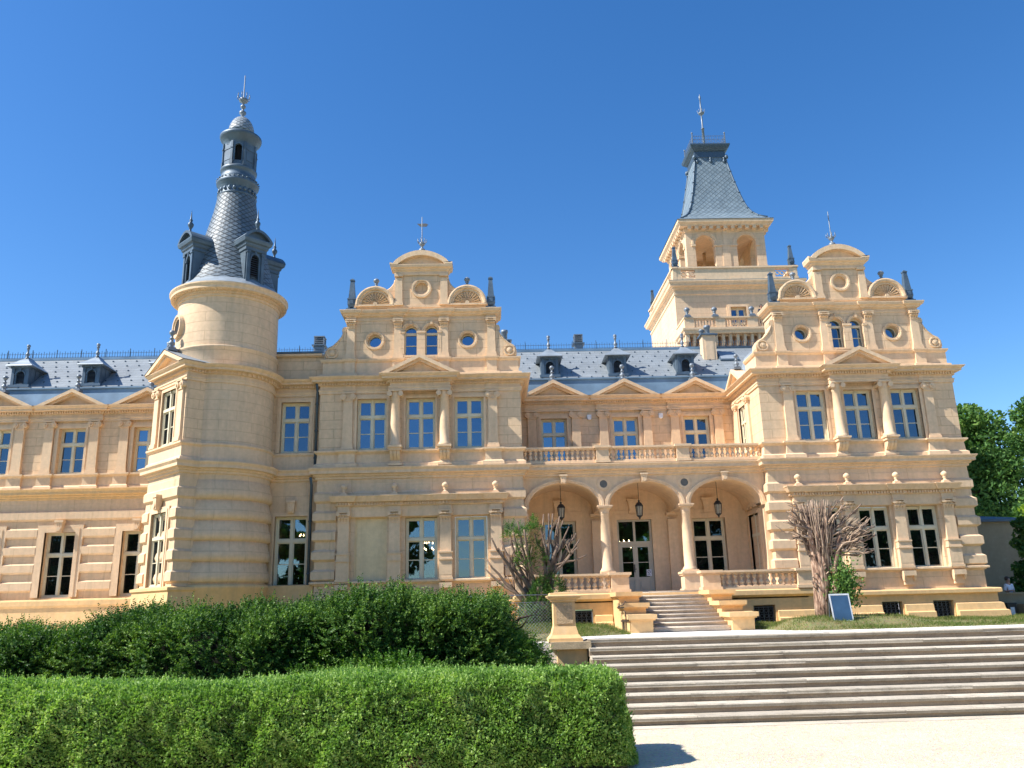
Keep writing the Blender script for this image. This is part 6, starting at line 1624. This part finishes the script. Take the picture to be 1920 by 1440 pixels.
JB = [(0, 0, .95, .13, .11), (0, 0, 1.15, .12, .10), (0, 0, 1.36, .15, .10), (0, 0, 1.48, .055), (0, -.01, 1.56, .065), (0, -.012, 1.64, .085, .095), (0, -.01, 1.71, .075, .085),
      (.17, 0, 1.40, .055), (.24, .0, 1.14, .04), (.06, -.20, 1.10, .032), (.0, -.22, 1.11, .035, .02), (-.17, 0, 1.40, .055), (-.24, 0, 1.14, .04), (-.06, -.22, 1.16, .032), (.02, -.24, 1.16, .035, .02),
      (.10, 0, .86, .085), (.11, .01, .48, .058), (.11, .03, .09, .04), (.11, -.10, .04, .035), (-.10, 0, .86, .085), (-.11, .01, .48, .058), (-.11, .03, .09, .04), (-.11, -.10, .04, .035), (0, -.10, 1.60, .02)]
EB = [(0, 1), (1, 2), (2, 3), (3, 4), (4, 5), (5, 6), (2, 7), (7, 8), (8, 9), (9, 10), (2, 11), (11, 12), (12, 13), (13, 14), (0, 15), (15, 16), (16, 17), (17, 18), (0, 19), (19, 20), (20, 21), (21, 22), (5, 23)]
def dress(j, s): return [(a[0], a[1], a[2], *(q+s for q in a[3:])) for a in j]
tors = dress([JB[i] for i in (0, 1, 2, 7, 8, 11, 12)], .022); te = [(0, 1), (1, 2), (2, 3), (3, 4), (2, 5), (5, 6)]
leg = dress([JB[i] for i in (0, 15, 16, 17, 19, 20, 21)], .02); le = [(0, 1), (1, 2), (2, 3), (0, 4), (4, 5), (5, 6)]
skin_person('person', JB, EB, 'person in white shirt with folded arms standing in the shade at the far right', None, [SKIN], (22.75, 37.1, -.2), R_(15), [('shirt', tors, te, SHIRT), ('trousers', leg, le, TROU)], HAIR)
skin_person('person', JB, EB, 'person in dark shirt leaning on the balcony of the square tower', None, [SKIN2], (BX+.95, BY-1.75, 18.36), R_(10), [('shirt', tors, te, DSH), ('trousers', leg, le, TROU)], HAIR)
# low wall and bin beside the right corner
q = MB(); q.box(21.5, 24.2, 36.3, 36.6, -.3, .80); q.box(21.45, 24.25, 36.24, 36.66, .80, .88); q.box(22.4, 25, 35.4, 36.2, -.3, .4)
top('low_wall', q, [M_SHADED], 'low shaded stucco wall at the far right in front of the person', 'wall')  # same darkened colour, tree shade painted in
q = MB(); q.frus(0, 0, 0, .62, .17, .15, .20, .18); q.box(-.215, .215, -.19, .19, .62, .68); q.box(-.08, .09, -.19, -.165, .12, .5, 1)
top('waste_bin', q, [M_IRON, M_WHITE], 'dark waste bin with pale sticker below the low wall', 'bin', loc=(21.9, 35.9, -.22))

# ------------------------------------------------------------------ trees
def crown(n, blobs, L, W, seed):
    out = []
    tot = sum(b[3]*b[4]*b[5] for b in blobs)
    for i, (cx, cy, cz, rx, ry, rz) in enumerate(blobs):
        k = int(n*rx*ry*rz/tot)+40
        d = rng.normal(size=(k, 3)); d /= np.linalg.norm(d, axis=1)[:, None]
        rr = 1+.22*fn(d*2, 1.5, seed+i)-rng.exponential(.12, k)
        P = np.array([cx, cy, cz])+d*np.array([rx, ry, rz])*rr[:, None]
        out.append(leaves('x', P, L, W, None, d, 1.2))
    return np.concatenate(out)
def tree(name, x, y, h, w_, label, mat, L=.3, W=.18, n=16000, z0=-.2, seed=1, cr=.18, group=None, nb=46):
    r = empty(name, (x, y, z0), 0, label, 'tree', group); rs = random.Random(seed)
    mb = MB(); mb.tube([(x, y, z0-.3), (x+.1, y, z0+h*.3), (x-.1, y, z0+h*.6), (x, y, z0+h*.9)], [h*.022, h*.018, h*.011, h*.004], 8)
    bl = []
    for k in range(nb):
        t = rs.random(); zz = z0+h*(cr+(.97-cr)*t); wr = w_*(math.sin(math.pi*min(1, .22+.78*t))**.7)*(1-.25*t); a = rs.uniform(0, 6.283); q = rs.uniform(.35, .95)*wr
        br = h*rs.uniform(.055, .11); c = (x+q*math.cos(a), y+q*math.sin(a), zz); bl.append((*c, br*1.5, br*1.5, br*.8))
        mb.tube([(x, y, zz-h*.08), ((x+c[0])/2, (y+c[1])/2, zz-h*.04), c], [h*.006, h*.004, h*.002], 5)
    pm('trunk', mb, [M_TRUNK], r, I4)
    put('crown', quadmesh('crown', crown(n, bl, L, W, seed*7), mat), r, I4)
tree('conifer', 36.6, 62, 15.4, 3.1, 'tall dark green tree close behind the right gable', M_TREE, .34, .2, 26000, seed=3)
tree('conifer', 42.6, 62, 15.4, 2.9, 'tall dark green tree cut by the right edge of the photo', M_TREE, .34, .2, 22000, seed=5)
tree('conifer', 40.5, 66, 12.2, 3.6, 'lower dark tree filling the gap between the two tall ones', M_TREE, .34, .2, 16000, seed=8, cr=.05)
tree('conifer', 34.5, 52, 7.0, 3.2, 'short dark tree standing just above the low wing', M_TREE, .28, .16, 14000, seed=9, cr=.02)
tree('leafy_tree', 31.0, 46, 6.4, 2.3, 'bright yellow green tree at the right edge above the person', M_LIME, .26, .2, 14000, seed=12, cr=.06)
tree('leafy_tree', 25.3, 38.8, 4.4, .75, 'mid green shrub tree behind the person', M_TREE, .2, .14, 7000, seed=14, cr=.02)
# park trees that only the window panes show, far behind the viewer
bl = []; rs = random.Random(4); mb = MB()
for k in range(60):
    x = -95+k*3.4
    gap = -13 < x < 12
    h = rs.uniform(4.5, 6.5) if gap else rs.uniform(17, 24)
    y = -48+rs.uniform(-6, 6)
    for j in range(7): bl.append((x+rs.uniform(-2.5, 2.5), y+rs.uniform(-2, 2), -1.5+h*(.12+.12*j), 2.6, 2.4, h*.10))
    mb.tube([(x, y, -1.6), (x, y, -1.5+h*.8)], [.3, .1], 6)
o = bpy.data.objects.new('park_wood', quadmesh('park_wood', crown(60000, bl, 1.3, 1.0, 99), M_TREE)); C.objects.link(o)
tag(o, 'dark park trees mirrored in the ground floor panes', 'wood', None, 'stuff')
pm('trunks', mb, [M_TRUNK], None, I4) if False else None
